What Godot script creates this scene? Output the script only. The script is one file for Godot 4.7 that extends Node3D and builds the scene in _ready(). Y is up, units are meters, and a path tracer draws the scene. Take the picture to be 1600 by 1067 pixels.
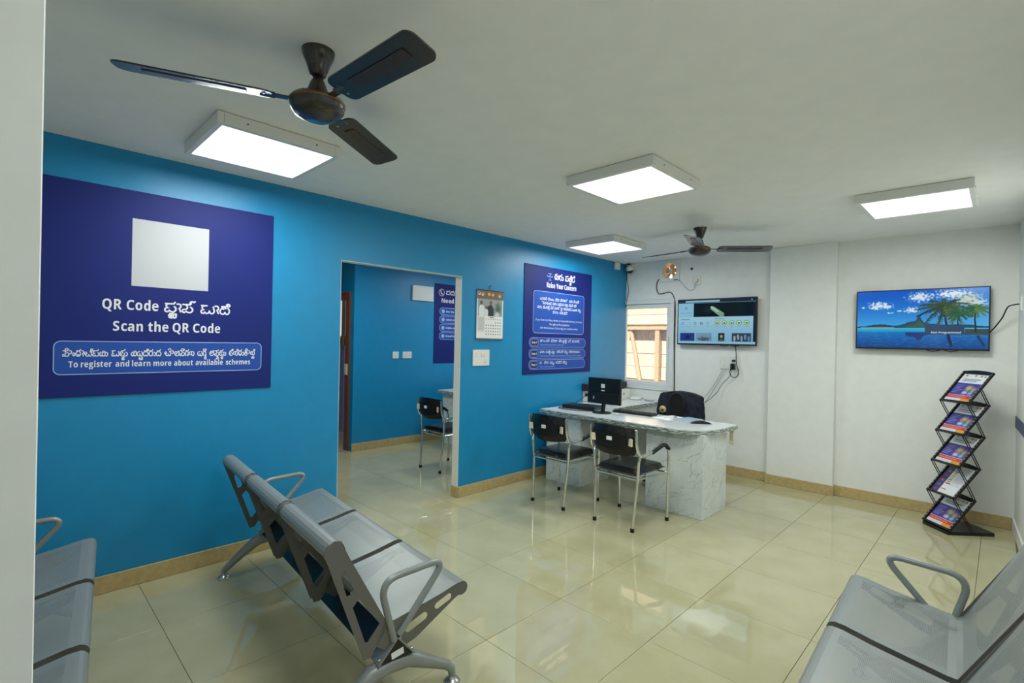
extends Node3D
# Service centre waiting room. y up, metres. Blue partition is the plane x = 0, white end wall the plane z = -5.838.

const CEIL := 2.513
const ZF := -5.838

# ---------------------------------------------------------------- mesh collector
class MB:
	var v := PackedVector3Array()
	var n := PackedVector3Array()
	var uv := PackedVector2Array()
	var xf := Transform3D()

	func tri(a: Vector3, b: Vector3, c: Vector3, na: Vector3, nb: Vector3, nc: Vector3, ua := Vector2.ZERO, ub := Vector2.ZERO, uc := Vector2.ZERO) -> void:
		if (b - a).cross(c - a).dot(na + nb + nc) > 0.0:      # front faces run clockwise
			var t := b; b = c; c = t
			var tn := nb; nb = nc; nc = tn
			var tu := ub; ub = uc; uc = tu
		v.append(xf * a); v.append(xf * b); v.append(xf * c)
		n.append((xf.basis * na).normalized()); n.append((xf.basis * nb).normalized()); n.append((xf.basis * nc).normalized())
		uv.append(ua); uv.append(ub); uv.append(uc)

	func quad(a: Vector3, b: Vector3, c: Vector3, d: Vector3, nn: Vector3, u0 := Vector2(0, 1), u1 := Vector2(1, 1), u2 := Vector2(1, 0), u3 := Vector2(0, 0)) -> void:
		tri(a, b, c, nn, nn, nn, u0, u1, u2)
		tri(a, c, d, nn, nn, nn, u0, u2, u3)

	func box(c: Vector3, s: Vector3, bev := 0.0) -> MB:
		var h := s / 2.0
		if bev <= 0.0:
			for ax in 3:
				for sg in [-1.0, 1.0]:
					var nn := Vector3.ZERO
					nn[ax] = sg
					var i := (ax + 1) % 3
					var j := (ax + 2) % 3
					var p := []
					for q in [[-1, -1], [1, -1], [1, 1], [-1, 1]]:
						var r := Vector3.ZERO
						r[ax] = sg * h[ax]; r[i] = q[0] * h[i]; r[j] = q[1] * h[j]
						p.append(c + r)
					quad(p[0], p[1], p[2], p[3], nn)
			return self
		bev = minf(bev, minf(h.x, minf(h.y, h.z)) * 0.98)
		var g := h - Vector3.ONE * bev
		for ax in 3:
			var i := (ax + 1) % 3
			var j := (ax + 2) % 3
			for sg in [-1.0, 1.0]:
				var nn := Vector3.ZERO
				nn[ax] = sg
				var p := []
				for q in [[-1, -1], [1, -1], [1, 1], [-1, 1]]:
					var r := Vector3.ZERO
					r[ax] = sg * h[ax]; r[i] = q[0] * g[i]; r[j] = q[1] * g[j]
					p.append(c + r)
				quad(p[0], p[1], p[2], p[3], nn)
			for si in [-1.0, 1.0]:
				for sj in [-1.0, 1.0]:
					var a := Vector3.ZERO
					a[i] = si * h[i]; a[j] = sj * g[j]
					var b := Vector3.ZERO
					b[i] = si * g[i]; b[j] = sj * h[j]
					var lo := Vector3.ZERO
					lo[ax] = -g[ax]
					var n1 := Vector3.ZERO
					n1[i] = si
					var n2 := Vector3.ZERO
					n2[j] = sj
					tri(c + a + lo, c + a - lo, c + b - lo, n1, n1, n2)
					tri(c + a + lo, c + b - lo, c + b + lo, n1, n2, n2)
		for sx in [-1.0, 1.0]:
			for sy in [-1.0, 1.0]:
				for sz in [-1.0, 1.0]:
					tri(c + Vector3(sx * h.x, sy * g.y, sz * g.z), c + Vector3(sx * g.x, sy * h.y, sz * g.z), c + Vector3(sx * g.x, sy * g.y, sz * h.z), Vector3(sx, 0, 0), Vector3(0, sy, 0), Vector3(0, 0, sz))
		return self

	func span(a: Vector3, b: Vector3, bev := 0.0) -> MB:
		return box((a + b) / 2.0, (b - a).abs(), bev)

	func tube(pts: Array, r, sides := 10, caps := true) -> MB:
		var m := pts.size()
		var t0: Vector3 = (pts[1] - pts[0]).normalized()
		var up := Vector3.UP if absf(t0.y) < 0.9 else Vector3.RIGHT
		var side := t0.cross(up).normalized()
		var rings := []
		var nrm := []
		for k in m:
			var t: Vector3
			if k == 0: t = pts[1] - pts[0]
			elif k == m - 1: t = pts[k] - pts[k - 1]
			else: t = (pts[k + 1] - pts[k]).normalized() + (pts[k] - pts[k - 1]).normalized()
			t = t.normalized()
			side = (side - t * side.dot(t)).normalized()
			var b := t.cross(side)
			var rad: float = r[k] if r is Array else r
			var ring := []
			var nr := []
			for s in sides:
				var a := TAU * s / sides
				var d := side * cos(a) + b * sin(a)
				nr.append(d)
				ring.append(pts[k] + d * rad)
			rings.append(ring); nrm.append(nr)
			if caps and (k == 0 or k == m - 1):
				var cn := -t if k == 0 else t
				for s in sides:
					tri(pts[k], ring[s], ring[(s + 1) % sides], cn, cn, cn)
		for k in m - 1:
			for s in sides:
				var e := (s + 1) % sides
				tri(rings[k][s], rings[k + 1][s], rings[k + 1][e], nrm[k][s], nrm[k + 1][s], nrm[k + 1][e])
				tri(rings[k][s], rings[k + 1][e], rings[k][e], nrm[k][s], nrm[k + 1][e], nrm[k][e])
		return self

	# profile of Vector2(radius, height), turned about y
	func lathe(prof: Array, segs := 24, at := Vector3.ZERO, sharp := false) -> MB:
		for k in prof.size() - 1:
			var p: Vector2 = prof[k]
			var q: Vector2 = prof[k + 1]
			var n1 := _pn(prof, k, sharp, 0)
			var n2 := _pn(prof, k, sharp, 1)
			for s in segs:
				var a := TAU * s / segs
				var b := TAU * (s + 1) / segs
				var da := Vector3(cos(a), 0, sin(a))
				var db := Vector3(cos(b), 0, sin(b))
				var P := func(d: Vector3, w: Vector2) -> Vector3: return at + d * w.x + Vector3(0, w.y, 0)
				var N := func(d: Vector3, w: Vector2) -> Vector3: return d * w.x + Vector3(0, w.y, 0)
				if q.x > 1e-6:
					tri(P.call(da, p), P.call(da, q), P.call(db, q), N.call(da, n1), N.call(da, n2), N.call(db, n2))
				if p.x > 1e-6:
					tri(P.call(da, p), P.call(db, q), P.call(db, p), N.call(da, n1), N.call(db, n2), N.call(db, n1))
		return self

	func _pn(prof: Array, k: int, sharp: bool, end: int) -> Vector2:
		var d: Vector2 = (prof[k + 1] - prof[k]).normalized()
		var f := Vector2(-d.y, d.x) * -1.0
		if sharp:
			return f
		var o := f
		if end == 0 and k > 0: o = (prof[k] - prof[k - 1]).normalized()
		elif end == 1 and k < prof.size() - 2: o = (prof[k + 2] - prof[k + 1]).normalized()
		else: return f
		var g := Vector2(-o.y, o.x) * -1.0
		return (f + g).normalized() if f.dot(g) > 0.3 else f

	# flat polygon in xy, thick along z (0 .. depth)
	func ext(poly: PackedVector2Array, z0: float, z1: float) -> MB:
		var p := poly
		if Geometry2D.is_polygon_clockwise(p):
			p = p.duplicate(); p.reverse()
		var idx := Geometry2D.triangulate_polygon(p)
		for k in range(0, idx.size(), 3):
			var a := p[idx[k]]
			var b := p[idx[k + 1]]
			var c := p[idx[k + 2]]
			tri(Vector3(a.x, a.y, z0), Vector3(b.x, b.y, z0), Vector3(c.x, c.y, z0), Vector3.FORWARD, Vector3.FORWARD, Vector3.FORWARD, a, b, c)
			tri(Vector3(a.x, a.y, z1), Vector3(b.x, b.y, z1), Vector3(c.x, c.y, z1), Vector3.BACK, Vector3.BACK, Vector3.BACK, a, b, c)
		for k in p.size():
			var a := p[k]
			var b := p[(k + 1) % p.size()]
			var d := b - a
			var nn := Vector3(d.y, -d.x, 0).normalized()
			quad(Vector3(a.x, a.y, z0), Vector3(b.x, b.y, z0), Vector3(b.x, b.y, z1), Vector3(a.x, a.y, z1), nn)
		return self

	# plate with holes that all lie on the line through A along D: cut in two halves there, so each half is a simple polygon
	func plate(poly: PackedVector2Array, holes: Array, A: Vector2, D: Vector2, z0: float, z1: float) -> MB:
		var d := D.normalized() * 5.0
		var e := Vector2(-d.y, d.x)
		for half in [PackedVector2Array([A - d, A + d, A + d + e, A - d + e]), PackedVector2Array([A - d, A + d, A + d - e, A - d - e])]:
			var bits := Geometry2D.intersect_polygons(poly, half)
			for h in holes:
				var nxt := []
				for b in bits:
					nxt.append_array(Geometry2D.clip_polygons(b, h))
				bits = []
				for b in nxt: bits.append(b)
			for b in bits:
				ext(b, z0, z1)
		return self

	# flat ribbon along 2D points at height z (drawn lettering)
	func ribbon(pts: Array, w: float, z: float) -> MB:
		var m := pts.size()
		var closed: bool = pts[0].distance_to(pts[m - 1]) < w * 0.05
		var lft := []
		var rgt := []
		for k in m:
			var a: Vector2 = pts[k - 1] if k > 0 else (pts[m - 2] if closed else pts[0])
			var c: Vector2 = pts[k + 1] if k < m - 1 else (pts[1] if closed else pts[k])
			var p: Vector2 = pts[k]
			var d0 := (p - a).normalized()
			var d1 := (c - p).normalized()
			if d0 == Vector2.ZERO: d0 = d1
			if d1 == Vector2.ZERO: d1 = d0
			var t := (d0 + d1).normalized()
			var nn := Vector2(-t.y, t.x)
			var r := w / 2.0 / maxf(nn.dot(Vector2(-d0.y, d0.x)), 0.5)
			var o := Vector2.ZERO
			if not closed and k == 0: o = -d1 * w * 0.3
			elif not closed and k == m - 1: o = d0 * w * 0.3
			lft.append(p + nn * r + o)
			rgt.append(p - nn * r + o)
		for k in m - 1:
			quad(Vector3(rgt[k].x, rgt[k].y, z), Vector3(rgt[k + 1].x, rgt[k + 1].y, z), Vector3(lft[k + 1].x, lft[k + 1].y, z), Vector3(lft[k].x, lft[k].y, z), Vector3.BACK)
		return self

	func mesh() -> ArrayMesh:
		var arr := []
		arr.resize(Mesh.ARRAY_MAX)
		arr[Mesh.ARRAY_VERTEX] = v
		arr[Mesh.ARRAY_NORMAL] = n
		arr[Mesh.ARRAY_TEX_UV] = uv
		var m := ArrayMesh.new()
		m.add_surface_from_arrays(Mesh.PRIMITIVE_TRIANGLES, arr)
		return m

# ---------------------------------------------------------------- helpers
var M := {}
var used := {}

func numbered(called: String) -> String:
	if not used.has(called):
		used[called] = 0
		return called
	used[called] += 1
	return "%s_%03d" % [called, used[called]]

func thing(called: String, label: String, category: String, at := Vector3.ZERO, turn := 0.0, group := "") -> Node3D:
	var o := Node3D.new()
	o.name = numbered(called)
	add_child(o)
	o.position = at
	o.rotation_degrees.y = turn
	tag(o, label, category, group)
	return o

func tag(o: Node, label: String, category: String, group := "", kind := "") -> void:
	o.set_meta("label", label)
	o.set_meta("category", category)
	if group: o.set_meta("group", group)
	if kind: o.set_meta("kind", kind)

func part(parent: Node, called: String, b: MB, m: Material) -> MeshInstance3D:
	var o := MeshInstance3D.new()
	o.name = called if parent != self else numbered(called)
	o.mesh = b.mesh()
	o.material_override = null
	o.mesh.surface_set_material(0, m)
	parent.add_child(o, true)
	return o

func struct(called: String, b: MB, m: Material, label: String, category: String) -> MeshInstance3D:
	var o := part(self, called, b, m)
	tag(o, label, category, "", "structure")
	return o

func copy(o: Node3D, called: String, label: String, at: Vector3, turn: float) -> Node3D:
	var c: Node3D = o.duplicate()
	c.name = numbered(called)
	add_child(c)
	c.position = at
	c.rotation_degrees.y = turn
	c.set_meta("label", label)
	return c

func rounded(pts: Array, r: float, steps := 5) -> Array:
	var out := [pts[0]]
	for k in range(1, pts.size() - 1):
		var a: Vector3 = pts[k - 1]
		var b: Vector3 = pts[k]
		var c: Vector3 = pts[k + 1]
		var q := minf(r, minf(a.distance_to(b), b.distance_to(c)) * 0.48)
		var p0 := b + (a - b).normalized() * q
		var p1 := b + (c - b).normalized() * q
		for s in steps + 1:
			var t := float(s) / steps
			out.append(p0.lerp(b, t).lerp(b.lerp(p1, t), t))
	out.append(pts[-1])
	return out

func smooth(pts: Array, steps := 6) -> Array:   # Catmull-Rom through the points
	var out := []
	for k in pts.size() - 1:
		var a: Vector3 = pts[maxi(k - 1, 0)]
		var b: Vector3 = pts[k]
		var c: Vector3 = pts[k + 1]
		var d: Vector3 = pts[mini(k + 2, pts.size() - 1)]
		for s in steps:
			var t := float(s) / steps
			out.append(0.5 * ((2.0 * b) + (c - a) * t + (2.0 * a - 5.0 * b + 4.0 * c - d) * t * t + (3.0 * b - a - 3.0 * c + d) * t * t * t))
	out.append(pts[-1])
	return out

func rrect(w: float, h: float, r: float, c := Vector2.ZERO, steps := 5) -> PackedVector2Array:
	var out := PackedVector2Array()
	for q in [[1, 1, 0], [-1, 1, 90], [-1, -1, 180], [1, -1, 270]]:
		for s in steps + 1:
			var a := deg_to_rad(q[2] + 90.0 * s / steps)
			out.append(c + Vector2(q[0] * (w / 2 - r), q[1] * (h / 2 - r)) + Vector2(cos(a), sin(a)) * r)
	return out

func disc(r: float, c := Vector2.ZERO, steps := 24) -> PackedVector2Array:
	var out := PackedVector2Array()
	for s in steps:
		out.append(c + Vector2(cos(TAU * s / steps), sin(TAU * s / steps)) * r)
	return out

func mat(color: Color, rough := 0.6, metal := 0.0, spec := 0.5) -> StandardMaterial3D:
	var m := StandardMaterial3D.new()
	m.albedo_color = color
	m.roughness = rough
	m.metallic = metal
	m.metallic_specular = spec
	return m

func rgb(r: float, g: float, b: float) -> Color:
	return Color(r / 255.0, g / 255.0, b / 255.0)

func noise_tex(freq: float, ramp: Array, offs: Array, seed_: int, size := 512, octaves := 4, kind := FastNoiseLite.TYPE_SIMPLEX_SMOOTH, fractal := FastNoiseLite.FRACTAL_FBM) -> NoiseTexture2D:
	var f := FastNoiseLite.new()
	f.noise_type = kind
	f.frequency = freq
	f.seed = seed_
	f.fractal_type = fractal
	f.fractal_octaves = octaves
	var t := NoiseTexture2D.new()
	t.width = size
	t.height = size
	t.seamless = true
	t.noise = f
	var g := Gradient.new()
	g.offsets = PackedFloat32Array(offs)
	g.colors = PackedColorArray(ramp)
	t.color_ramp = g
	return t

func grain(m: StandardMaterial3D, amount: float, scale: float, seed_: int, freq := 0.02) -> StandardMaterial3D:
	# faint uneven tone of the paint itself
	var a := 1.0 - amount
	m.albedo_texture = noise_tex(freq, [Color(a, a, a), Color(1, 1, 1)], [0.2, 0.8], seed_, 512)
	m.uv1_triplanar = true
	m.uv1_world_triplanar = true
	m.uv1_scale = Vector3.ONE * scale
	return m

# ---- lettering
var fonts := {}
func font(bold: bool) -> SystemFont:
	if not fonts.has(bold):
		var f := SystemFont.new()
		f.font_names = PackedStringArray(["Droid Sans"])
		f.font_weight = 700 if bold else 400
		fonts[bold] = f
	return fonts[bold]

# words on a panel's face: centre x, baseline y, width (all in the panel's own axes); squeezed to that width at cap height h
func words(parent: Node, s: String, x: float, y: float, w: float, h: float, z: float, m: Material, bold := true, left := false) -> void:
	var bits := s.split(" ")
	if bits.size() == 1:
		word(parent, s, x, y, w, h, z, m, bold, left)
		return
	# one mesh for each word, laid out by the widths of the whole line
	var wide := func(q: String) -> float:
		return font(bold).get_string_size(q, HORIZONTAL_ALIGNMENT_LEFT, -1, 64).x
	var total: float = wide.call(s)
	var x0 := x if left else x - w / 2.0
	var so := ""
	for q in bits:
		var a: float = wide.call(so) / total * w
		var c: float = wide.call(q) / total * w
		word(parent, q, x0 + a, y, c * 0.95, h, z, m, bold, true)
		so += q + " "

func word(parent: Node, s: String, x: float, y: float, w: float, h: float, z: float, m: Material, bold := true, left := false) -> MeshInstance3D:
	var t := TextMesh.new()
	t.text = s
	t.font = font(bold)
	t.font_size = 32
	t.pixel_size = 0.01
	t.depth = 0.0
	t.curve_step = 1.0
	t.material = m
	var bb := t.get_aabb()
	var o := MeshInstance3D.new()
	o.name = "lettering"
	o.mesh = t
	parent.add_child(o, true)
	var ky := h / 0.2285                       # cap height of the font at this size
	var kx := w / bb.size.x if w > 0.0 else ky
	o.scale = Vector3(kx, ky, 1.0)
	var mid := bb.position.x + bb.size.x / 2.0
	var at_x := x - mid * kx
	if left: at_x = x - bb.position.x * kx
	# baseline: TextMesh is centred vertically; put its line so that capitals stand on y
	var tall := TextMesh.new()
	tall.text = "H"
	tall.font = t.font
	tall.font_size = 32
	tall.pixel_size = 0.01
	tall.depth = 0.0
	var hb := tall.get_aabb()
	var k := h / maxf(hb.size.y, 0.01)
	o.scale.y = k
	if w <= 0.0:
		o.scale.x = k
		at_x = x - (bb.position.x if left else mid) * k
	o.position = Vector3(at_x, y - hb.position.y * k, z)
	return o

# Kannada letters as pen strokes in a unit box (baseline 0, height 1)
func arc(cx: float, cy: float, rx: float, ry: float, a0: float, a1: float) -> Array:
	var out := []
	var steps := maxi(4, int(absf(a1 - a0) / 24.0))
	for s in steps + 1:
		var a := deg_to_rad(lerpf(a0, a1, float(s) / steps))
		out.append(Vector2(cx + rx * cos(a), cy + ry * sin(a)))
	return out

func tick(x0: float, x1: float) -> Array:
	return [Vector2(x0, 0.84), Vector2(x1 - 0.14, 0.84), Vector2(x1 - 0.04, 0.9), Vector2(x1 + 0.06, 1.06)]

func kglyph(c: String) -> Array:      # [advance, strokes...]
	match c:
		"r": return [0.95, arc(0.42, 0.38, 0.36, 0.38, 70, 410), tick(0.12, 0.72)]
		"d": return [0.95, arc(0.42, 0.38, 0.36, 0.38, 110, 430), arc(0.42, 0.08, 0.13, 0.2, 0, 180), tick(0.12, 0.72)]
		"v": return [1.05, arc(0.3, 0.33, 0.26, 0.33, 90, 330), arc(0.7, 0.33, 0.26, 0.33, 210, 450), [Vector2(0.3, 0.66), Vector2(0.7, 0.66)], tick(0.2, 0.8)]
		"s": return [1.1, [Vector2(0.05, 0.84), Vector2(0.8, 0.84), Vector2(0.92, 1.02)], arc(0.3, 0.62, 0.17, 0.2, 80, 270) + arc(0.2, 0.2, 0.19, 0.2, 90, 300) + arc(0.68, 0.3, 0.32, 0.3, 210, 420)]
		"n": return [1.05, [Vector2(0.05, 0.84), Vector2(0.75, 0.84), Vector2(0.86, 1.0)], arc(0.3, 0.56, 0.2, 0.24, 80, -90) + arc(0.18, 0.16, 0.15, 0.16, 90, 290) + arc(0.66, 0.3, 0.32, 0.3, 215, 430)]
		"m": return [1.4, [Vector2(0.05, 0.84), Vector2(0.6, 0.84)], arc(0.3, 0.6, 0.17, 0.22, 80, 270) + arc(0.2, 0.19, 0.17, 0.19, 90, 300) + arc(0.58, 0.3, 0.25, 0.3, 215, 355), arc(1.06, 0.3, 0.24, 0.3, 180, 400) + [Vector2(1.2, 0.75)]]
		"y": return [1.4, arc(0.22, 0.45, 0.18, 0.2, -40, 250), arc(0.5, 0.28, 0.26, 0.28, 160, 360), arc(0.98, 0.3, 0.24, 0.3, 180, 400), arc(1.1, 0.66, 0.14, 0.14, -60, 200)]
		"l": return [1.05, arc(0.26, 0.32, 0.22, 0.32, 100, 400), arc(0.7, 0.4, 0.26, 0.4, 200, 440), arc(0.62, 0.66, 0.12, 0.12, 60, 300)]
		"t": return [1.0, arc(0.3, 0.5, 0.2, 0.2, 0, 300), arc(0.46, 0.3, 0.38, 0.3, 170, 390), tick(0.3, 0.85)]
		"k": return [0.95, arc(0.42, 0.2, 0.34, 0.2, 0, 360), [Vector2(0.08, 0.55), Vector2(0.8, 0.55)], arc(0.42, 0.62, 0.14, 0.2, 200, -20), tick(0.15, 0.7)]
		"g": return [0.85, [Vector2(0.12, 0.0), Vector2(0.12, 0.45)], arc(0.4, 0.45, 0.28, 0.3, 180, 0), [Vector2(0.68, 0.45), Vector2(0.68, 0.12)], arc(0.56, 0.12, 0.12, 0.12, 0, -200), tick(0.12, 0.7)]
		"j": return [1.1, arc(0.3, 0.48, 0.24, 0.2, 20, 330), arc(0.56, 0.26, 0.42, 0.26, 170, 400), arc(0.82, 0.6, 0.18, 0.2, -30, 220)]
		"b": return [1.1, arc(0.3, 0.33, 0.26, 0.33, 120, 360), arc(0.76, 0.33, 0.24, 0.4, 180, 430), [Vector2(0.14, 0.62), Vector2(0.5, 0.7)]]
		"D": return [1.05, arc(0.3, 0.3, 0.26, 0.3, 60, 340), arc(0.74, 0.34, 0.24, 0.34, 200, 430), arc(0.42, 0.62, 0.2, 0.14, 0, 180), tick(0.2, 0.76)]
		"L": return [1.15, arc(0.28, 0.4, 0.24, 0.26, 0, 360), arc(0.76, 0.36, 0.26, 0.36, 160, 420), [Vector2(0.28, 0.66), Vector2(0.7, 0.72)]]
		"h": return [1.2, arc(0.3, 0.34, 0.26, 0.34, 100, 350), arc(0.8, 0.28, 0.26, 0.28, 180, 420), arc(0.72, 0.66, 0.2, 0.14, -40, 200), tick(0.15, 0.7)]
		"S": return [1.15, arc(0.3, 0.34, 0.26, 0.34, 70, 350), arc(0.78, 0.32, 0.26, 0.32, 190, 420), [Vector2(0.3, 0.4), Vector2(0.62, 0.64)], tick(0.2, 0.8)]
		"I": return [1.1, arc(0.36, 0.56, 0.2, 0.18, 0, 360), arc(0.5, 0.36, 0.44, 0.36, 130, 380), arc(0.78, 0.7, 0.16, 0.16, 240, 560)]
		"A": return [0.42, arc(0.08, 0.62, 0.24, 0.24, 120, -70), [Vector2(0.17, 0.4), Vector2(0.3, 0.04)]]
		"i": return [0.0, arc(-0.2, 0.98, 0.17, 0.14, -160, 160)]
		"u": return [0.42, arc(0.08, 0.3, 0.26, 0.3, -110, 100)]
		"U": return [0.62, arc(0.08, 0.3, 0.26, 0.3, -110, 100), arc(0.36, 0.5, 0.18, 0.3, -90, 110)]
		"e": return [0.0, arc(-0.5, 0.98, 0.26, 0.2, 180, 20), arc(-0.2, 1.02, 0.1, 0.1, 180, 480)]
		"o": return [0.5, arc(-0.4, 0.98, 0.26, 0.2, 180, 20), arc(0.1, 0.62, 0.24, 0.26, 120, -90)]
		"M": return [0.5, arc(0.22, 0.3, 0.17, 0.22, 0, 360)]
		"^": return [0.1, arc(-0.12, 0.98, 0.2, 0.2, 200, 40), [Vector2(0.02, 1.1), Vector2(0.16, 1.2)]]
		",": return [0.4, [Vector2(0.15, 0.1), Vector2(0.08, -0.14)]]
		".": return [0.4, [Vector2(0.1, 0.02), Vector2(0.2, 0.02)]]
	return [0.55]

# "_x" sets x as a small letter under the last one
func kannada(parent: Node, s: String, x: float, y: float, w: float, h: float, z: float, m: Material, bold := 0.15, left := false) -> void:
	var bits := s.split(" ", false)
	var widths := []
	var total := 0.0
	for q in bits:
		var a := 0.0
		for k in q.length():
			if q[k] != "_" and (k == 0 or q[k - 1] != "_"): a += kglyph(q[k])[0]
		widths.append(maxf(a, 0.5))
		total += a
	total += 0.6 * (bits.size() - 1)
	var at := x if left else x - w / 2.0
	for k in bits.size():
		kannada_word(parent, bits[k], at, y, widths[k] / total * w, h, z, m, bold)
		at += (widths[k] + 0.6) / total * w

func kannada_word(parent: Node, s: String, x0: float, y: float, w: float, h: float, z: float, m: Material, bold: float) -> void:
	var strokes := []
	var pen := 0.0
	var last := 0.0
	var k := 0
	while k < s.length():
		var c := s[k]
		if c == "_":
			k += 1
			var gl := kglyph(s[k])
			for q in range(1, gl.size()):
				var st := []
				for p in gl[q]: st.append(Vector2(last + 0.35 + p.x * 0.55, -0.62 + p.y * 0.52))
				strokes.append(st)
			pen = maxf(pen, last + 0.35 + gl[0] * 0.55)
		else:
			var gl := kglyph(c)
			for q in range(1, gl.size()):
				var st := []
				for p in gl[q]: st.append(Vector2(pen + p.x, p.y))
				strokes.append(st)
			if gl[0] > 0.5: last = pen
			pen += gl[0]
		k += 1
	var b := MB.new()
	var kx := w / pen
	var layer := 0
	for st in strokes:
		var pts := []
		for p in st: pts.append(Vector2(x0 + p.x * kx, y + p.y * h))
		b.ribbon(pts, bold * h, z + layer * 0.00005)
		layer += 1
	part(parent, "kannada_lettering", b, m)

# ---- drawing into images (screens and print)
func im_new(w: int, h: int, c: Color) -> Image:
	var im := Image.create(w, h, false, Image.FORMAT_RGB8)
	im.fill(c)
	return im

func im_ell(im: Image, cx: float, cy: float, rx: float, ry: float, c: Color, rough := 0.0, nz: FastNoiseLite = null) -> void:
	for y in range(maxi(0, int(cy - ry * 1.5)), mini(im.get_height(), int(cy + ry * 1.5) + 1)):
		for x in range(maxi(0, int(cx - rx * 1.5)), mini(im.get_width(), int(cx + rx * 1.5) + 1)):
			var d := Vector2((x - cx) / rx, (y - cy) / ry).length()
			if nz: d += nz.get_noise_2d(x * 3.0, y * 3.0) * rough
			if d < 1.0: im.set_pixel(x, y, c if not nz else im.get_pixel(x, y).lerp(c, clampf((1.0 - d) * 1.6, 0.0, 1.0)))

func im_line(im: Image, a: Vector2, b: Vector2, w0: float, w1: float, c: Color) -> void:
	var n := int(a.distance_to(b)) + 1
	for k in n + 1:
		var t := float(k) / n
		var p := a.lerp(b, t)
		var r := lerpf(w0, w1, t) / 2.0
		for y in range(maxi(0, int(p.y - r)), mini(im.get_height(), int(p.y + r) + 1)):
			for x in range(maxi(0, int(p.x - r)), mini(im.get_width(), int(p.x + r) + 1)):
				im.set_pixel(x, y, c)

func tex(im: Image) -> ImageTexture:
	return ImageTexture.create_from_image(im)

func print_mat(im: Image, rough := 0.5) -> StandardMaterial3D:
	var m := mat(Color.WHITE, rough)
	m.albedo_texture = tex(im)
	return m

func screen_mat(im: Image, glow: float) -> StandardMaterial3D:
	var m := mat(Color(0.01, 0.01, 0.012), 0.12)
	m.emission_enabled = true
	m.emission_operator = BaseMaterial3D.EMISSION_OP_MULTIPLY
	m.emission = Color.WHITE
	m.emission_texture = tex(im)
	m.emission_energy_multiplier = glow
	return m

# ================================================================ scene
func _ready() -> void:
	# ---- camera
	var cam := Camera3D.new()
	cam.name = "camera"
	cam.fov = rad_to_deg(2.0 * atan(533.5 / 784.68))
	cam.near = 0.02
	cam.far = 200.0
	cam.position = Vector3(3.6, 1.47, 0.0)
	cam.rotation = Vector3(-0.002, 0.7745, 0.0208)
	add_child(cam)
	# ---- sky, sun, exposure
	var env := Environment.new()
	env.background_mode = Environment.BG_SKY
	var sky := Sky.new()
	var sm := ProceduralSkyMaterial.new()
	sm.sky_top_color = rgb(150, 185, 225)
	sm.sky_horizon_color = rgb(225, 230, 232)
	sm.ground_horizon_color = rgb(190, 180, 165)
	sm.ground_bottom_color = rgb(150, 140, 125)
	sky.sky_material = sm
	env.sky = sky
	env.background_energy_multiplier = 1.0
	env.tonemap_mode = Environment.TONE_MAPPER_LINEAR
	env.tonemap_exposure = 1.0
	env.sdfgi_enabled = true
	env.ssao_enabled = true
	env.ssil_enabled = true
	var we := WorldEnvironment.new()
	we.name = "world"
	we.environment = env
	add_child(we)
	var sun := DirectionalLight3D.new()
	sun.name = "sun"
	sun.rotation_degrees = Vector3(-58, 8, 0)
	sun.light_color = Color(1.0, 0.93, 0.84)
	sun.light_energy = 3.6
	sun.light_angular_distance = 0.6
	sun.shadow_enabled = true
	add_child(sun)

	materials()
	shell()
	floor_tiles()
	outside()
	lamps()
	posters()
	benches()
	desks()
	chairs()
	wall_things()
	screens()
	fans()
	desk_things()
	rack()

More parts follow.
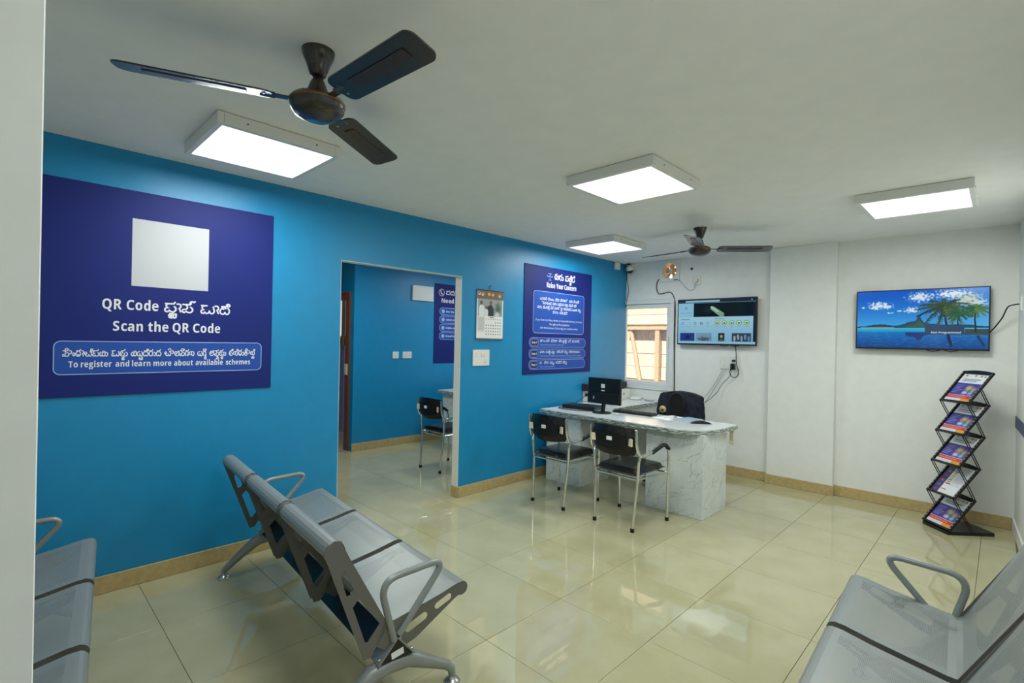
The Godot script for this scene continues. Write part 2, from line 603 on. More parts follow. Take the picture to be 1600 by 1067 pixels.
# ---------------------------------------------------------------- materials
func materials() -> void:
	M.white_paint = grain(mat(rgb(234, 236, 233), 0.5), 0.014, 0.7, 3)
	M.ceiling = grain(mat(rgb(244, 244, 240), 0.75), 0.012, 0.5, 5)
	M.blue_paint = grain(mat(rgb(14, 138, 192), 0.42), 0.02, 0.6, 8)
	M.skirting = grain(mat(rgb(196, 174, 122), 0.35), 0.08, 1.6, 11, 0.02)
	M.grout = mat(rgb(132, 124, 92), 0.9)
	M.tiles = []
	for k in 3:
		var t := mat(Color.WHITE, 0.025, 0.0, 0.66)
		t.albedo_texture = noise_tex(0.006, [rgb(175 + k, 171 + k, 134 + k), rgb(179 + k, 175 + k, 139 + k), rgb(183 + k, 179 + k, 145 + k)], [0.15, 0.5, 0.9], 20 + k, 512, 5)
		t.uv1_triplanar = true
		t.uv1_world_triplanar = true
		t.uv1_scale = Vector3.ONE * (0.8 + 0.1 * k)
		M.tiles.append(t)
	M.navy_board = mat(rgb(12, 32, 112), 0.6, 0.0, 0.4)
	M.board_edge = mat(rgb(20, 22, 60), 0.6)
	M.board_blue = mat(rgb(16, 72, 165), 0.6)
	M.ink_white = mat(rgb(222, 225, 231), 0.5)
	M.ink_pale = mat(rgb(150, 180, 225), 0.5)
	M.ink_navy = mat(rgb(20, 28, 92), 0.5)
	M.plastic_white = mat(rgb(228, 229, 224), 0.35)
	M.plastic_cream = mat(rgb(222, 216, 190), 0.4)
	M.plastic_black = mat(rgb(14, 15, 17), 0.35)
	M.rubber = mat(rgb(12, 12, 12), 0.7)
	M.cable_black = mat(rgb(22, 23, 26), 0.5)
	M.cable_grey = mat(rgb(168, 172, 168), 0.5)
	M.chrome = mat(rgb(226, 227, 225), 0.12, 1.0)
	M.steel_grey = mat(rgb(142, 148, 147), 0.36, 0.25)
	M.steel_dark = mat(rgb(108, 108, 104), 0.4, 0.25)
	M.steel_bright = mat(rgb(186, 190, 190), 0.25, 0.9)
	# perforated sheet: the holes are cut through
	var im := Image.create(64, 64, false, Image.FORMAT_RGBA8)
	im.fill(Color.WHITE)
	for y in 64:
		for x in 64:
			for c in [Vector2(16, 16), Vector2(48, 48)]:
				if Vector2(x + 0.5, y + 0.5).distance_to(c) < 9.0: im.set_pixel(x, y, Color(1, 1, 1, 0))
	var pf: StandardMaterial3D = M.steel_grey.duplicate()
	pf.albedo_texture = tex(im)
	pf.transparency = BaseMaterial3D.TRANSPARENCY_ALPHA_SCISSOR
	pf.alpha_scissor_threshold = 0.5
	pf.cull_mode = BaseMaterial3D.CULL_DISABLED
	M.perforated = pf
	# marble print laminate: pale ground, thin grey veins
	var mb := mat(Color.WHITE, 0.14)
	var vm := im_new(1024, 1024, rgb(218, 226, 226))
	var vn := FastNoiseLite.new()
	vn.seed = 41
	vn.frequency = 0.006
	var vr := RandomNumberGenerator.new()
	vr.seed = 17
	for y in 1024:
		for x in 1024:
			var q := clampf(vn.get_noise_2d(x, y) * 0.5 + 0.5, 0.0, 1.0)
			vm.set_pixel(x, y, rgb(210, 219, 219).lerp(rgb(226, 232, 232), q))
	for k in 190:
		var p := Vector2(vr.randf() * 1024, vr.randf() * 1024)
		var a := -PI / 4 + vr.randf_range(-0.5, 0.5) + (PI if vr.randf() < 0.5 else 0.0)
		var n := vr.randi_range(2, 9)
		var c := rgb(132, 144, 146).lerp(rgb(192, 202, 204), vr.randf())
		for st in n:
			var e := p + Vector2.from_angle(a) * vr.randf_range(8, 22)
			if vr.randf() < 0.86: im_line(vm, p, e, vr.randf_range(1.0, 2.6), vr.randf_range(1.0, 2.2), c)
			if vr.randf() < 0.2: im_line(vm, e, e + Vector2.from_angle(a + vr.randf_range(0.6, 1.4)) * vr.randf_range(5, 16), 2.0, 1.0, c)
			a += vr.randf_range(-0.45, 0.45)
			p = e
	mb.albedo_texture = tex(vm)
	mb.uv1_triplanar = true
	mb.uv1_world_triplanar = true
	mb.uv1_scale = Vector3.ONE * 0.9
	M.marble = mb
	var me := mat(Color.WHITE, 0.16)
	me.albedo_texture = noise_tex(0.02, [rgb(96, 106, 104), rgb(150, 160, 156), rgb(206, 214, 210)], [0.25, 0.5, 0.75], 43, 512, 4)
	me.uv1_triplanar = true
	me.uv1_world_triplanar = true
	me.uv1_scale = Vector3(1.5, 6.0, 1.5)
	M.marble_edge = me
	# black vinyl under loose clear wrapping film
	var vin := mat(rgb(11, 11, 12), 0.3, 0.0, 0.3)
	vin.clearcoat_enabled = true
	vin.clearcoat = 0.55
	vin.clearcoat_roughness = 0.06
	var wr := noise_tex(0.014, [Color.BLACK, Color.WHITE], [0.0, 1.0], 51, 512, 4, FastNoiseLite.TYPE_SIMPLEX, FastNoiseLite.FRACTAL_RIDGED)
	wr.as_normal_map = true
	wr.bump_strength = 14.0
	wr.color_ramp = null
	vin.normal_enabled = true
	vin.normal_texture = wr
	vin.normal_scale = 0.7
	vin.uv1_triplanar = true
	vin.uv1_scale = Vector3.ONE * 2.6
	M.wrapped_vinyl = vin
	M.fan_brown = mat(rgb(36, 25, 19), 0.2)
	M.fan_brown.clearcoat_enabled = true
	M.fan_brown.clearcoat = 0.6
	M.fan_panel = mat(rgb(58, 42, 32), 0.3)
	M.fan_gold = mat(rgb(122, 92, 56), 0.3, 0.7)
	M.wood_frame = grain(mat(rgb(150, 82, 48), 0.35), 0.3, 3.0, 61, 0.03)
	M.plank = []
	for k in 4:
		M.plank.append(grain(mat(rgb(234 - k * 5, 218 - k * 6, 202 - k * 7), 0.85), 0.1, 1.2 + k * 0.3, 70 + k, 0.012))
	M.timber = grain(mat(rgb(226, 196, 164), 0.8), 0.25, 3.0, 81, 0.03)
	M.earth = grain(mat(rgb(150, 122, 92), 0.95), 0.3, 1.0, 83, 0.03)
	M.upvc = mat(rgb(224, 229, 228), 0.3)
	var gl := mat(Color(0.9, 0.97, 0.96, 0.06), 0.02)
	gl.transparency = BaseMaterial3D.TRANSPARENCY_ALPHA
	M.glass = gl
	M.jacket = grain(mat(rgb(22, 29, 48), 0.85), 0.35, 9.0, 91, 0.06)
	M.jacket.rim_enabled = true
	M.jacket.rim = 0.3
	M.chair_mesh = mat(rgb(18, 18, 20), 0.7)
	M.navy_band = mat(rgb(34, 52, 98), 0.4)
	M.gold = mat(rgb(206, 186, 132), 0.45, 0.3)
	M.paper = mat(rgb(232, 234, 236), 0.6)
	var p := mat(Color.WHITE, 0.3)
	p.emission_enabled = true
	p.emission = Color(1.0, 1.0, 0.97)
	p.emission_energy_multiplier = 1.1
	M.panel_glow = p

# ---------------------------------------------------------------- room shell
func grid_wall(b: MB, us: Array, ys: Array, holes: Array, along_x: bool, w0: float, w1: float) -> void:
	for i in us.size() - 1:
		for j in ys.size() - 1:
			var mu: float = (us[i] + us[i + 1]) / 2.0
			var my: float = (ys[j] + ys[j + 1]) / 2.0
			var open := false
			for h in holes:
				if mu > h[0] and mu < h[1] and my > h[2] and my < h[3]: open = true
			if open: continue
			if along_x: b.span(Vector3(us[i], ys[j], w0), Vector3(us[i + 1], ys[j + 1], w1))
			else: b.span(Vector3(w0, ys[j], us[i]), Vector3(w1, ys[j + 1], us[i + 1]))

func shell() -> void:
	var b := MB.new()
	b.span(Vector3(-3.8, CEIL, -6.0), Vector3(4.5, CEIL + 0.12, 1.1))
	struct("ceiling", b, M.ceiling, "plain off-white painted ceiling with panel lights and fans", "ceiling")
	b = MB.new()
	b.span(Vector3(-3.8, -0.15, -6.0), Vector3(4.5, -0.008, 1.1))
	struct("floor", b, M.grout, "glossy cream floor of large square tiles", "floor")
	# white end wall with window and extractor openings
	b = MB.new()
	grid_wall(b, [-2.48, -0.5, 0.52, 0.69, 0.72, 4.5], [-0.15, 0.88, 2.03, 2.275, 2.475, CEIL], [[-0.5, 0.69, 0.88, 2.03], [0.52, 0.72, 2.275, 2.475]], true, -6.0, ZF)
	struct("wall_back", b, M.white_paint, "white end wall carrying both televisions and the window", "wall")
	b = MB.new()
	b.span(Vector3(1.8, 0.0, ZF), Vector3(2.415, CEIL, -5.778), 0.004)
	struct("wall_pilaster", b, M.white_paint, "shallow white pilaster between the two televisions", "pilaster")
	# blue partition with doorway
	b = MB.new()
	grid_wall(b, [ZF, -3.0, -1.81, 1.0], [-0.15, 2.055, CEIL], [[-3.0, -1.81, -0.2, 2.055]], false, -0.09, 0.0)
	struct("wall_left", b, M.blue_paint, "bright blue partition wall with the doorway and posters", "wall")
	b = MB.new()
	b.span(Vector3(-0.09, 0.0, -3.0), Vector3(-0.0005, 2.055, -2.997))
	b.span(Vector3(-0.09, 0.0, -1.813), Vector3(-0.0005, 2.055, -1.81))
	b.span(Vector3(-0.09, 2.052, -2.997), Vector3(-0.0005, 2.055, -1.813))
	struct("trim_1", b, M.white_paint, "white painted lining of the doorway in the blue wall", "door lining")
	# right wall runs slightly outwards towards the entrance
	var rw := Transform3D(Basis(Vector3.UP, deg_to_rad(3.2)), Vector3(3.685, 0, ZF))
	b = MB.new()
	b.xf = rw
	b.span(Vector3(0, -0.15, -0.1), Vector3(0.12, CEIL, 7.2))
	struct("wall_right", b, M.white_paint, "white side wall with a navy band at chest height", "wall")
	b = MB.new()
	b.xf = rw
	b.span(Vector3(-0.006, 0.845, 0.003), Vector3(0.001, 0.94, 6.6), 0.002)
	struct("trim_2", b, M.navy_band, "navy band running along the white side wall", "wall band")
	b = MB.new()
	b.xf = rw
	b.span(Vector3(-0.012, 0.0, 0.0), Vector3(0.001, 0.1, 6.6), 0.003)
	struct("baseboard_right", b, M.plastic_white, "white skirting along the side wall", "skirting")
	b = MB.new()
	b.span(Vector3(-3.8, -0.15, 1.0), Vector3(4.5, CEIL, 1.1))
	struct("wall_front", b, M.white_paint, "white wall closing the waiting room behind the benches", "wall")
	# white column beside the camera
	b = MB.new()
	b.span(Vector3(2.58, 0.0, -0.031), Vector3(2.85, CEIL, 0.3), 0.0015)
	struct("wall_column", b, M.white_paint, "plain white plastered column in front of the bench by the blue wall", "column")
	# side office behind the doorway
	b = MB.new()
	b.span(Vector3(-2.48, -0.15, ZF), Vector3(-2.36, CEIL, -3.186))
	struct("wall_side_office", b, M.blue_paint, "blue wall of the side office seen through the doorway", "wall")
	b = MB.new()
	grid_wall(b, [-3.8, -3.35, -2.49, -2.48], [-0.15, 2.05, CEIL], [[-3.35, -2.49, -0.2, 2.05]], true, -3.3, -3.186)
	struct("wall_passage", b, M.blue_paint, "blue return wall with the wooden door frame in the side office", "wall")
	b = MB.new()
	b.span(Vector3(-3.8, -0.15, -3.186), Vector3(-3.7, CEIL, 1.0))
	struct("wall_passage_end", b, M.blue_paint, "blue wall closing the passage beyond the side office", "wall")
	# wooden door frame
	b = MB.new()
	b.span(Vector3(-2.55, 0.0, -3.31), Vector3(-2.45, 2.06, -3.165), 0.006)
	b.span(Vector3(-3.35, 0.0, -3.31), Vector3(-3.27, 2.06, -3.165), 0.006)
	b.span(Vector3(-3.27, 1.97, -3.31), Vector3(-2.55, 2.06, -3.165), 0.006)
	b.span(Vector3(-2.58, 0.0, -3.31), Vector3(-2.55, 1.97, -3.26), 0.004)
	var df := struct("door_1", b, M.wood_frame, "reddish brown wooden door frame in the side office", "door frame")
	b = MB.new()
	b.span(Vector3(-2.53, 0.98, -3.166), Vector3(-2.465, 1.12, -3.15), 0.004)
	part(df, "strike_plate", b, M.plastic_cream)
	# skirtings
	for a in [["baseboard_left", Vector3(0, 0, -1.81), Vector3(0.011, 0.1, 1.0), "tan tile skirting along the blue wall beside the benches"],
			["baseboard_left_desk", Vector3(0, 0, ZF), Vector3(0.011, 0.1, -3.0), "tan tile skirting along the blue wall beside the desk"],
			["baseboard_back", Vector3(0.011, 0, ZF), Vector3(1.8, 0.1, ZF + 0.011), "tan tile skirting below the television with the web page"],
			["baseboard_back_corner", Vector3(2.415, 0, ZF), Vector3(3.67, 0.1, ZF + 0.011), "tan tile skirting behind the brochure stand"],
			["baseboard_pilaster", Vector3(1.79, 0, -5.778), Vector3(2.425, 0.1, -5.767), "tan tile skirting around the foot of the pilaster"],
			["baseboard_doorway", Vector3(-0.09, 0, -2.997), Vector3(0.011, 0.1, -2.988), "tan tile skirting inside the doorway"],
			["baseboard_side_office", Vector3(-2.36, 0, ZF), Vector3(-2.349, 0.1, -3.18), "tan tile skirting of the side office"]]:
		b = MB.new()
		b.span(a[1], a[2], 0.003)
		struct(a[0], b, M.skirting, a[3], "skirting")
	# window in the end wall
	var w := thing("window_1", "white sliding window with a view of bare planks outside", "window", Vector3(0, 0, 0))
	w.set_meta("kind", "structure")
	b = MB.new()
	for r in [[-0.5, 0.69, 1.975, 2.03], [-0.5, 0.69, 0.88, 0.935], [0.635, 0.69, 0.935, 1.975], [-0.5, -0.445, 0.935, 1.975]]:
		b.span(Vector3(r[0], r[2], -5.93), Vector3(r[1], r[3], -5.822), 0.004)
	part(w, "frame", b, M.upvc)
	b = MB.new()
	for r in [[0.06 - 0.06, 0.635, 1.92, 1.975], [0.0, 0.635, 0.935, 0.985], [0.58, 0.635, 0.985, 1.92], [-0.06, 0.0, 0.935, 1.975]]:
		b.span(Vector3(r[0], r[2], -5.885), Vector3(r[1], r[3], -5.85), 0.004)
	part(w, "sash", b, M.upvc)
	b = MB.new()
	b.span(Vector3(0.0, 0.985, -5.87), Vector3(0.58, 1.92, -5.866))
	part(w, "pane", b, M.glass)
	b = MB.new()
	b.span(Vector3(-0.445, 0.935, -5.905), Vector3(-0.06, 1.975, -5.901))
	part(w, "pane", b, M.glass)
	b = MB.new()
	b.span(Vector3(0.592, 1.42, -5.85), Vector3(0.612, 1.56, -5.838), 0.004)
	part(w, "latch", b, M.plastic_white)

func floor_tiles() -> void:
	var fl: Node = get_node("floor")
	var xs := [-3.7, -3.02, -2.42, -1.81, -1.2, -0.6, 0.0, 0.602, 1.208, 1.812, 2.37, 2.935, 3.5, 4.08]
	var zs := [1.0, 0.57, -0.01, -0.59, -1.165, -1.69, -2.265, -2.865, -3.448, -4.055, -4.667, -5.25, -5.838]
	var rng := RandomNumberGenerator.new()
	rng.seed = 4
	for i in xs.size() - 1:
		for j in zs.size() - 1:
			var w: float = xs[i + 1] - xs[i] - 0.002
			var d: float = zs[j] - zs[j + 1] - 0.002
			if xs[i] > 3.4 and zs[j] < -3.5: w = 0.19
			if xs[i] > 4.0: continue
			var b := MB.new()
			b.box(Vector3.ZERO, Vector3(w, 0.01, d), 0.0008)
			var t := part(fl, "tile", b, M.tiles[rng.randi() % 3])
			t.position = Vector3(xs[i] + 0.0015 + w / 2.0, -0.005, (zs[j] + zs[j + 1]) / 2.0)

func outside() -> void:
	var b := MB.new()
	b.span(Vector3(-12, -0.3, -16), Vector3(8, -0.16, -6.0))
	struct("ground", b, M.earth, "bare earth outside the building", "ground")
	var f := thing("plank_wall", "pale plank formwork wall standing outside the window", "plank wall", Vector3(0, -0.16, -7.3))
	var rng := RandomNumberGenerator.new()
	rng.seed = 9
	for k in 15:
		b = MB.new()
		b.box(Vector3.ZERO, Vector3(4.4, 0.2, 0.03), 0.006)
		var p := part(f, "plank", b, M.plank[rng.randi() % 4])
		p.position = Vector3(-0.4, 0.11 + k * 0.208, rng.randf_range(-0.015, 0.015))
	b = MB.new()
	b.box(Vector3(-0.1, 1.87, 0.07), Vector3(1.4, 0.055, 0.1), 0.005)
	part(f, "rail", b, M.timber)
	b = MB.new()
	b.box(Vector3(0.1, 1.98, 0.05), Vector3(1.9, 0.1, 0.06), 0.005)
	part(f, "batten", b, M.plank[0])
	b = MB.new()
	b.box(Vector3(-0.27, 0.92, 0.07), Vector3(0.075, 1.84, 0.08), 0.005)
	part(f, "post", b, M.timber)
	b = MB.new()
	b.tube([Vector3(-0.76, 1.86, 0.07), Vector3(-0.655, 1.45, 0.09), Vector3(-0.3, 0.0, 0.2)], 0.034, 8)
	part(f, "prop", b, M.timber)
	# stacked sheets beyond the side office door
	var s := thing("tarpaulin", "blue tarpaulin hanging over a frame beyond the wooden door frame", "tarpaulin", Vector3(-3.95, -0.16, -3.8))
	b = MB.new()
	var pts := []
	for k in 25:
		pts.append(Vector3(-0.8 + k * 0.0666, 0, 0.05 * sin(k * 1.7) + 0.03 * sin(k * 0.6)))
	for k in 24:
		var nn: Vector3 = Vector3(-(pts[k + 1].z - pts[k].z), 0, 0.1).normalized()
		b.quad(pts[k], pts[k + 1], pts[k + 1] + Vector3(0, 1.6, 0), pts[k] + Vector3(0, 1.6, 0), nn)
		b.quad(pts[k] + Vector3(0, 0, -0.01), pts[k + 1] + Vector3(0, 0, -0.01), pts[k + 1] + Vector3(0, 1.6, -0.01), pts[k] + Vector3(0, 1.6, -0.01), -nn)
	part(s, "sheet", b, grain(mat(rgb(96, 118, 164), 0.4), 0.5, 5.0, 95, 0.03))
	b = MB.new()
	b.tube([Vector3(-0.84, 1.62, 0), Vector3(0.84, 1.62, 0)], 0.025, 8)
	b.tube([Vector3(-0.82, 0, 0), Vector3(-0.82, 1.62, 0)], 0.025, 8)
	b.tube([Vector3(0.82, 0, 0), Vector3(0.82, 1.62, 0)], 0.025, 8)
	part(s, "pole", b, M.timber)
	var y := thing("hanging_cloth", "yellow and rust coloured cloth hung above the blue tarpaulin", "cloth", Vector3(-3.9, 1.36, -3.7))
	b = MB.new()
	for k in 12:
		var x := -0.6 + k * 0.1
		b.span(Vector3(x, -0.02, 0.02 * sin(k * 2.0)), Vector3(x + 0.098, 0.85 + 0.06 * sin(k * 1.3), 0.02 * sin(k * 2.0) + 0.012), 0.003)
	part(y, "fabric", b, grain(mat(rgb(206, 150, 66), 0.8), 0.6, 6.0, 97, 0.05))

# ---------------------------------------------------------------- lamps
func panel_lamp(label: String, x: float, z: float) -> void:
	var t := thing("panel_light", label, "panel light", Vector3(x, CEIL, z), 0.0, "square ceiling panel lights")
	var b := MB.new()
	for q in [[-0.3, 0.3, -0.3, -0.272], [-0.3, 0.3, 0.272, 0.3], [-0.3, -0.272, -0.272, 0.272], [0.272, 0.3, -0.272, 0.272]]:
		b.span(Vector3(q[0], -0.06, q[2]), Vector3(q[1], -0.003, q[3]), 0.0015)
	part(t, "frame", b, M.plastic_white)
	for sx in [-0.3005, 0.3005]:
		for sz in [-0.17, 0.17]:
			b = MB.new()
			b.box(Vector3(sx, -0.03, sz), Vector3(0.003, 0.008, 0.008), 0.001)
			part(t, "screw", b, M.steel_dark)
	b = MB.new()
	b.span(Vector3(-0.272, -0.054, -0.272), Vector3(0.272, -0.046, 0.272))
	part(t, "diffuser", b, M.panel_glow)
	var l := AreaLight3D.new()
	l.name = "lamp"
	l.area_size = Vector2(0.54, 0.54)
	l.light_color = Color(0.985, 1.0, 0.98)
	l.light_energy = 1.88
	l.area_range = 14.0
	l.area_attenuation = 2.0
	l.shadow_enabled = true
	l.position = Vector3(0, -0.058, 0)
	l.rotation_degrees = Vector3(-90, 0, 0)
	t.add_child(l)

func lamps() -> void:
	panel_lamp("square white panel light above the big poster wall, beside a ceiling fan", 0.685, -0.995)
	panel_lamp("square white panel light in the middle of the ceiling, between the two fans", 1.91, -2.795)
	panel_lamp("square white panel light above the desk, close to the blue wall", 0.61, -4.43)
	panel_lamp("square white panel light in front of the palm beach television", 3.16, -4.39)
	panel_lamp("square white panel light above the bench along the side wall", 3.16, -1.0)
	panel_lamp("square white panel light of the side office", -1.3, -2.6)
	panel_lamp("square white panel light above the side office desk", -1.2, -4.9)

# ---------------------------------------------------------------- posters
func pill(b: MB, x: float, y: float, w: float, h: float, z: float) -> void:
	b.ext(rrect(w, h, h * 0.48, Vector2(x, y), 6), z - 0.0006, z)

func ring(parent: Node, x: float, y: float, w: float, h: float, r: float, z: float, line: float, m: Material) -> void:
	var b := MB.new()
	var p := rrect(w, h, r, Vector2(x, y), 8)
	var pts := []
	for q in p: pts.append(q)
	pts.append(p[0])
	b.ribbon(pts, line, z)
	part(parent, "border", b, m)

func posters() -> void:
	# registration poster
	var p := thing("registration_poster", "large navy poster with a white square above the words Scan the QR Code", "poster", Vector3(0.002, 1.70, -0.71), 90)
	var b := MB.new()
	b.span(Vector3(-0.6, -0.586, 0.0), Vector3(0.6, 0.588, 0.006), 0.001)
	part(p, "board", b, M.navy_board)
	b = MB.new()
	b.span(Vector3(-0.18, 0.04, 0.0061), Vector3(0.21, 0.429, 0.0066))
	part(p, "white_square", b, mat(rgb(188, 191, 197), 0.6))
	var z := 0.0068
	words(p, "QR Code", -0.175, -0.1, 0.268, 0.058, z, M.ink_white)
	kannada(p, "s_k_yAn^ mADi", 0.16, -0.1, 0.355, 0.058, z, M.ink_white, 0.15)
	words(p, "Scan the QR Code", 0.015, -0.222, 0.55, 0.056, z, M.ink_white)
	b = MB.new()
	b.ext(rrect(1.04, 0.18, 0.03, Vector2(0.014, -0.373)), 0.0061, 0.0066)
	part(p, "text_box", b, M.board_blue)
	ring(p, 0.014, -0.373, 1.04, 0.18, 0.03, 0.0068, 0.0045, M.ink_pale)
	kannada(p, "noMdAyisalu mat_tu lab_yaviruva yojanegaLa bag_ge In_naS_tu tiLidukoL_Li".replace("a", ""), 0.012, -0.365, 0.965, 0.036, z, M.ink_white, 0.135)
	words(p, "To register and learn more about available schemes", 0.013, -0.425, 0.92, 0.033, z, M.ink_white)
	# grievance poster
	p = thing("concern_poster", "tall navy poster headed Raise Your Concern with three numbered steps", "poster", Vector3(0.002, 1.70, -4.44), 90)
	b = MB.new()
	b.span(Vector3(-0.6, -0.586, 0.0), Vector3(0.6, 0.586, 0.006), 0.001)
	part(p, "board", b, M.navy_board)
	kannada(p, "dUru sl_lisi", 0.075, 0.462, 0.37, 0.062, z, M.ink_white, 0.16)
	b = MB.new()
	for q in [[Vector2(-0.19, 0.45), Vector2(-0.19, 0.52)], [Vector2(-0.22, 0.515), Vector2(-0.16, 0.515)], [Vector2(-0.21, 0.445), Vector2(-0.17, 0.445)], arc(-0.22, 0.495, 0.018, 0.015, 180, 360), arc(-0.16, 0.495, 0.018, 0.015, 180, 360)]:
		b.ribbon(q, 0.005, z + 0.00005 * b.v.size() / 6.0)
	part(p, "scales_icon", b, M.ink_pale)
	words(p, "Raise Your Concern", 0.03, 0.362, 0.54, 0.055, z, M.ink_white)
	b = MB.new()
	b.ext(rrect(0.9, 0.455, 0.035, Vector2(-0.004, 0.085)), 0.0061, 0.0066)
	part(p, "text_box", b, M.board_blue)
	ring(p, -0.004, 0.085, 0.9, 0.455, 0.035, z, 0.005, M.ink_pale)
	kannada(p, "yAvude viLMb, sevA nirAkrNe athvA toMdre".replace("h", ""), 0.0, 0.222, 0.70, 0.026, z, M.ink_white, 0.15)
	kannada(p, "edurAdlli, dUru sl_lisuv hk_ku nimge Ide", 0.0, 0.175, 0.60, 0.026, z, M.ink_white, 0.15)
	kannada(p, "dUru viBAgk_ke BeTi nIDi ath_vA An^lAIn^ mUlk nim_m".replace("B", "b").replace("T", "t").replace("h", ""), 0.0, 0.128, 0.78, 0.026, z, M.ink_white, 0.15)
	kannada(p, "doru dKlisi".replace("K", "k"), 0.0, 0.08, 0.26, 0.026, z, M.ink_white, 0.15)
	words(p, "If you face any delay, denial, or issue with services, you have", 0.0, -0.008, 0.83, 0.021, z, M.ink_white, false)
	words(p, "the right to file a grievance.", 0.0, -0.052, 0.37, 0.021, z, M.ink_white, false)
	words(p, "Visit the Grievance Cell or log your concern online.", 0.0, -0.094, 0.68, 0.021, z, M.ink_white, false)
	var rows := [[-0.245, "Step 1", "kAyde sevA keMd_rk_ke bheTi nIDi.", "Visit/reach the Seva Kendra, Help Desk."], [-0.367, "Step 2", "dUru sMk_hyeyn_nu prDeyiri nim_m vivrglnnu", "Fill out your complaint form and get a receipt of your request."], [-0.485, "Step 3", "I prihAr sm_y tilisi nim_m", "Track status online."]]
	for r in rows:
		b = MB.new()
		b.ext(rrect(1.0, 0.103, 0.05, Vector2(-0.01, r[0]), 6), 0.0061, 0.0066)
		part(p, "step_bar", b, M.board_blue)
		ring(p, -0.01, r[0], 1.0, 0.103, 0.05, z, 0.004, M.ink_pale)
		b = MB.new()
		b.ext(rrect(0.13, 0.076, 0.036, Vector2(-0.425, r[0]), 6), 0.0066, 0.0068)
		part(p, "step_badge", b, M.ink_navy)
		ring(p, -0.425, r[0], 0.13, 0.076, 0.036, 0.007, 0.0035, M.ink_pale)
		words(p, r[1], -0.425, r[0] - 0.011, 0.085, 0.022, 0.0071, M.ink_white)
		var k: String = r[2]
		for ch in ["a", "h", "N", "B", "T", "K"]: k = k.replace(ch, "")
		kannada(p, k, -0.335, r[0] + 0.008, 0.72 if r[1] != "Step 3" else 0.48, 0.024, z, M.ink_white, 0.14, true)
		words(p, r[3], -0.335, r[0] - 0.032, 0.42 if r[1] == "Step 1" else (0.76 if r[1] == "Step 2" else 0.26), 0.015, z, M.ink_pale, false, true)
	# help poster in the side office
	p = thing("help_poster", "navy help poster beginning Need H seen through the doorway", "poster", Vector3(-2.358, 1.70, -5.05), 90)
	b = MB.new()
	b.span(Vector3(-0.6, -0.586, 0.0), Vector3(0.6, 0.586, 0.006), 0.001)
	part(p, "board", b, M.navy_board)
	ring(p, -0.475, 0.458, 0.1, 0.1, 0.049, z, 0.007, M.ink_white)
	b = MB.new()
	b.ribbon(arc(-0.455, 0.475, 0.035, 0.04, 160, 280), 0.016, z)
	part(p, "phone_icon", b, M.ink_white)
	kannada(p, "shAy", -0.39, 0.435, 0.3, 0.06, z, M.ink_white, 0.18, true)
	words(p, "Need Help", -0.475, 0.31, 0.48, 0.062, z, M.ink_white, true, true)
	var lines := ["User Use", "website address", "helpline number", "Email us at"]
	for k in 4:
		var yy := 0.182 - k * 0.122
		b = MB.new()
		b.ext(rrect(0.95, 0.105, 0.05, Vector2(-0.03, yy), 6), 0.0061, 0.0066)
		part(p, "contact_bar", b, M.board_blue)
		ring(p, -0.03, yy, 0.95, 0.105, 0.05, z, 0.007, M.ink_pale)
		b = MB.new()
		b.ext(disc(0.03, Vector2(-0.44, yy), 16), 0.0064, 0.007)
		part(p, "contact_icon", b, M.ink_pale)
		words(p, lines[k], -0.385, yy - 0.014, 0.26 if k > 0 else 0.15, 0.028, z, M.ink_white, true, true)

# ---------------------------------------------------------------- benches
func bench_arm(x: float) -> MB:
	var b := MB.new()
	b.tube(rounded([Vector3(x, 0.30, 0.0), Vector3(x, 0.545, 0.066), Vector3(x, 0.56, -0.235), Vector3(x, 0.315, -0.02)], 0.085, 9), 0.0135, 12)
	return b

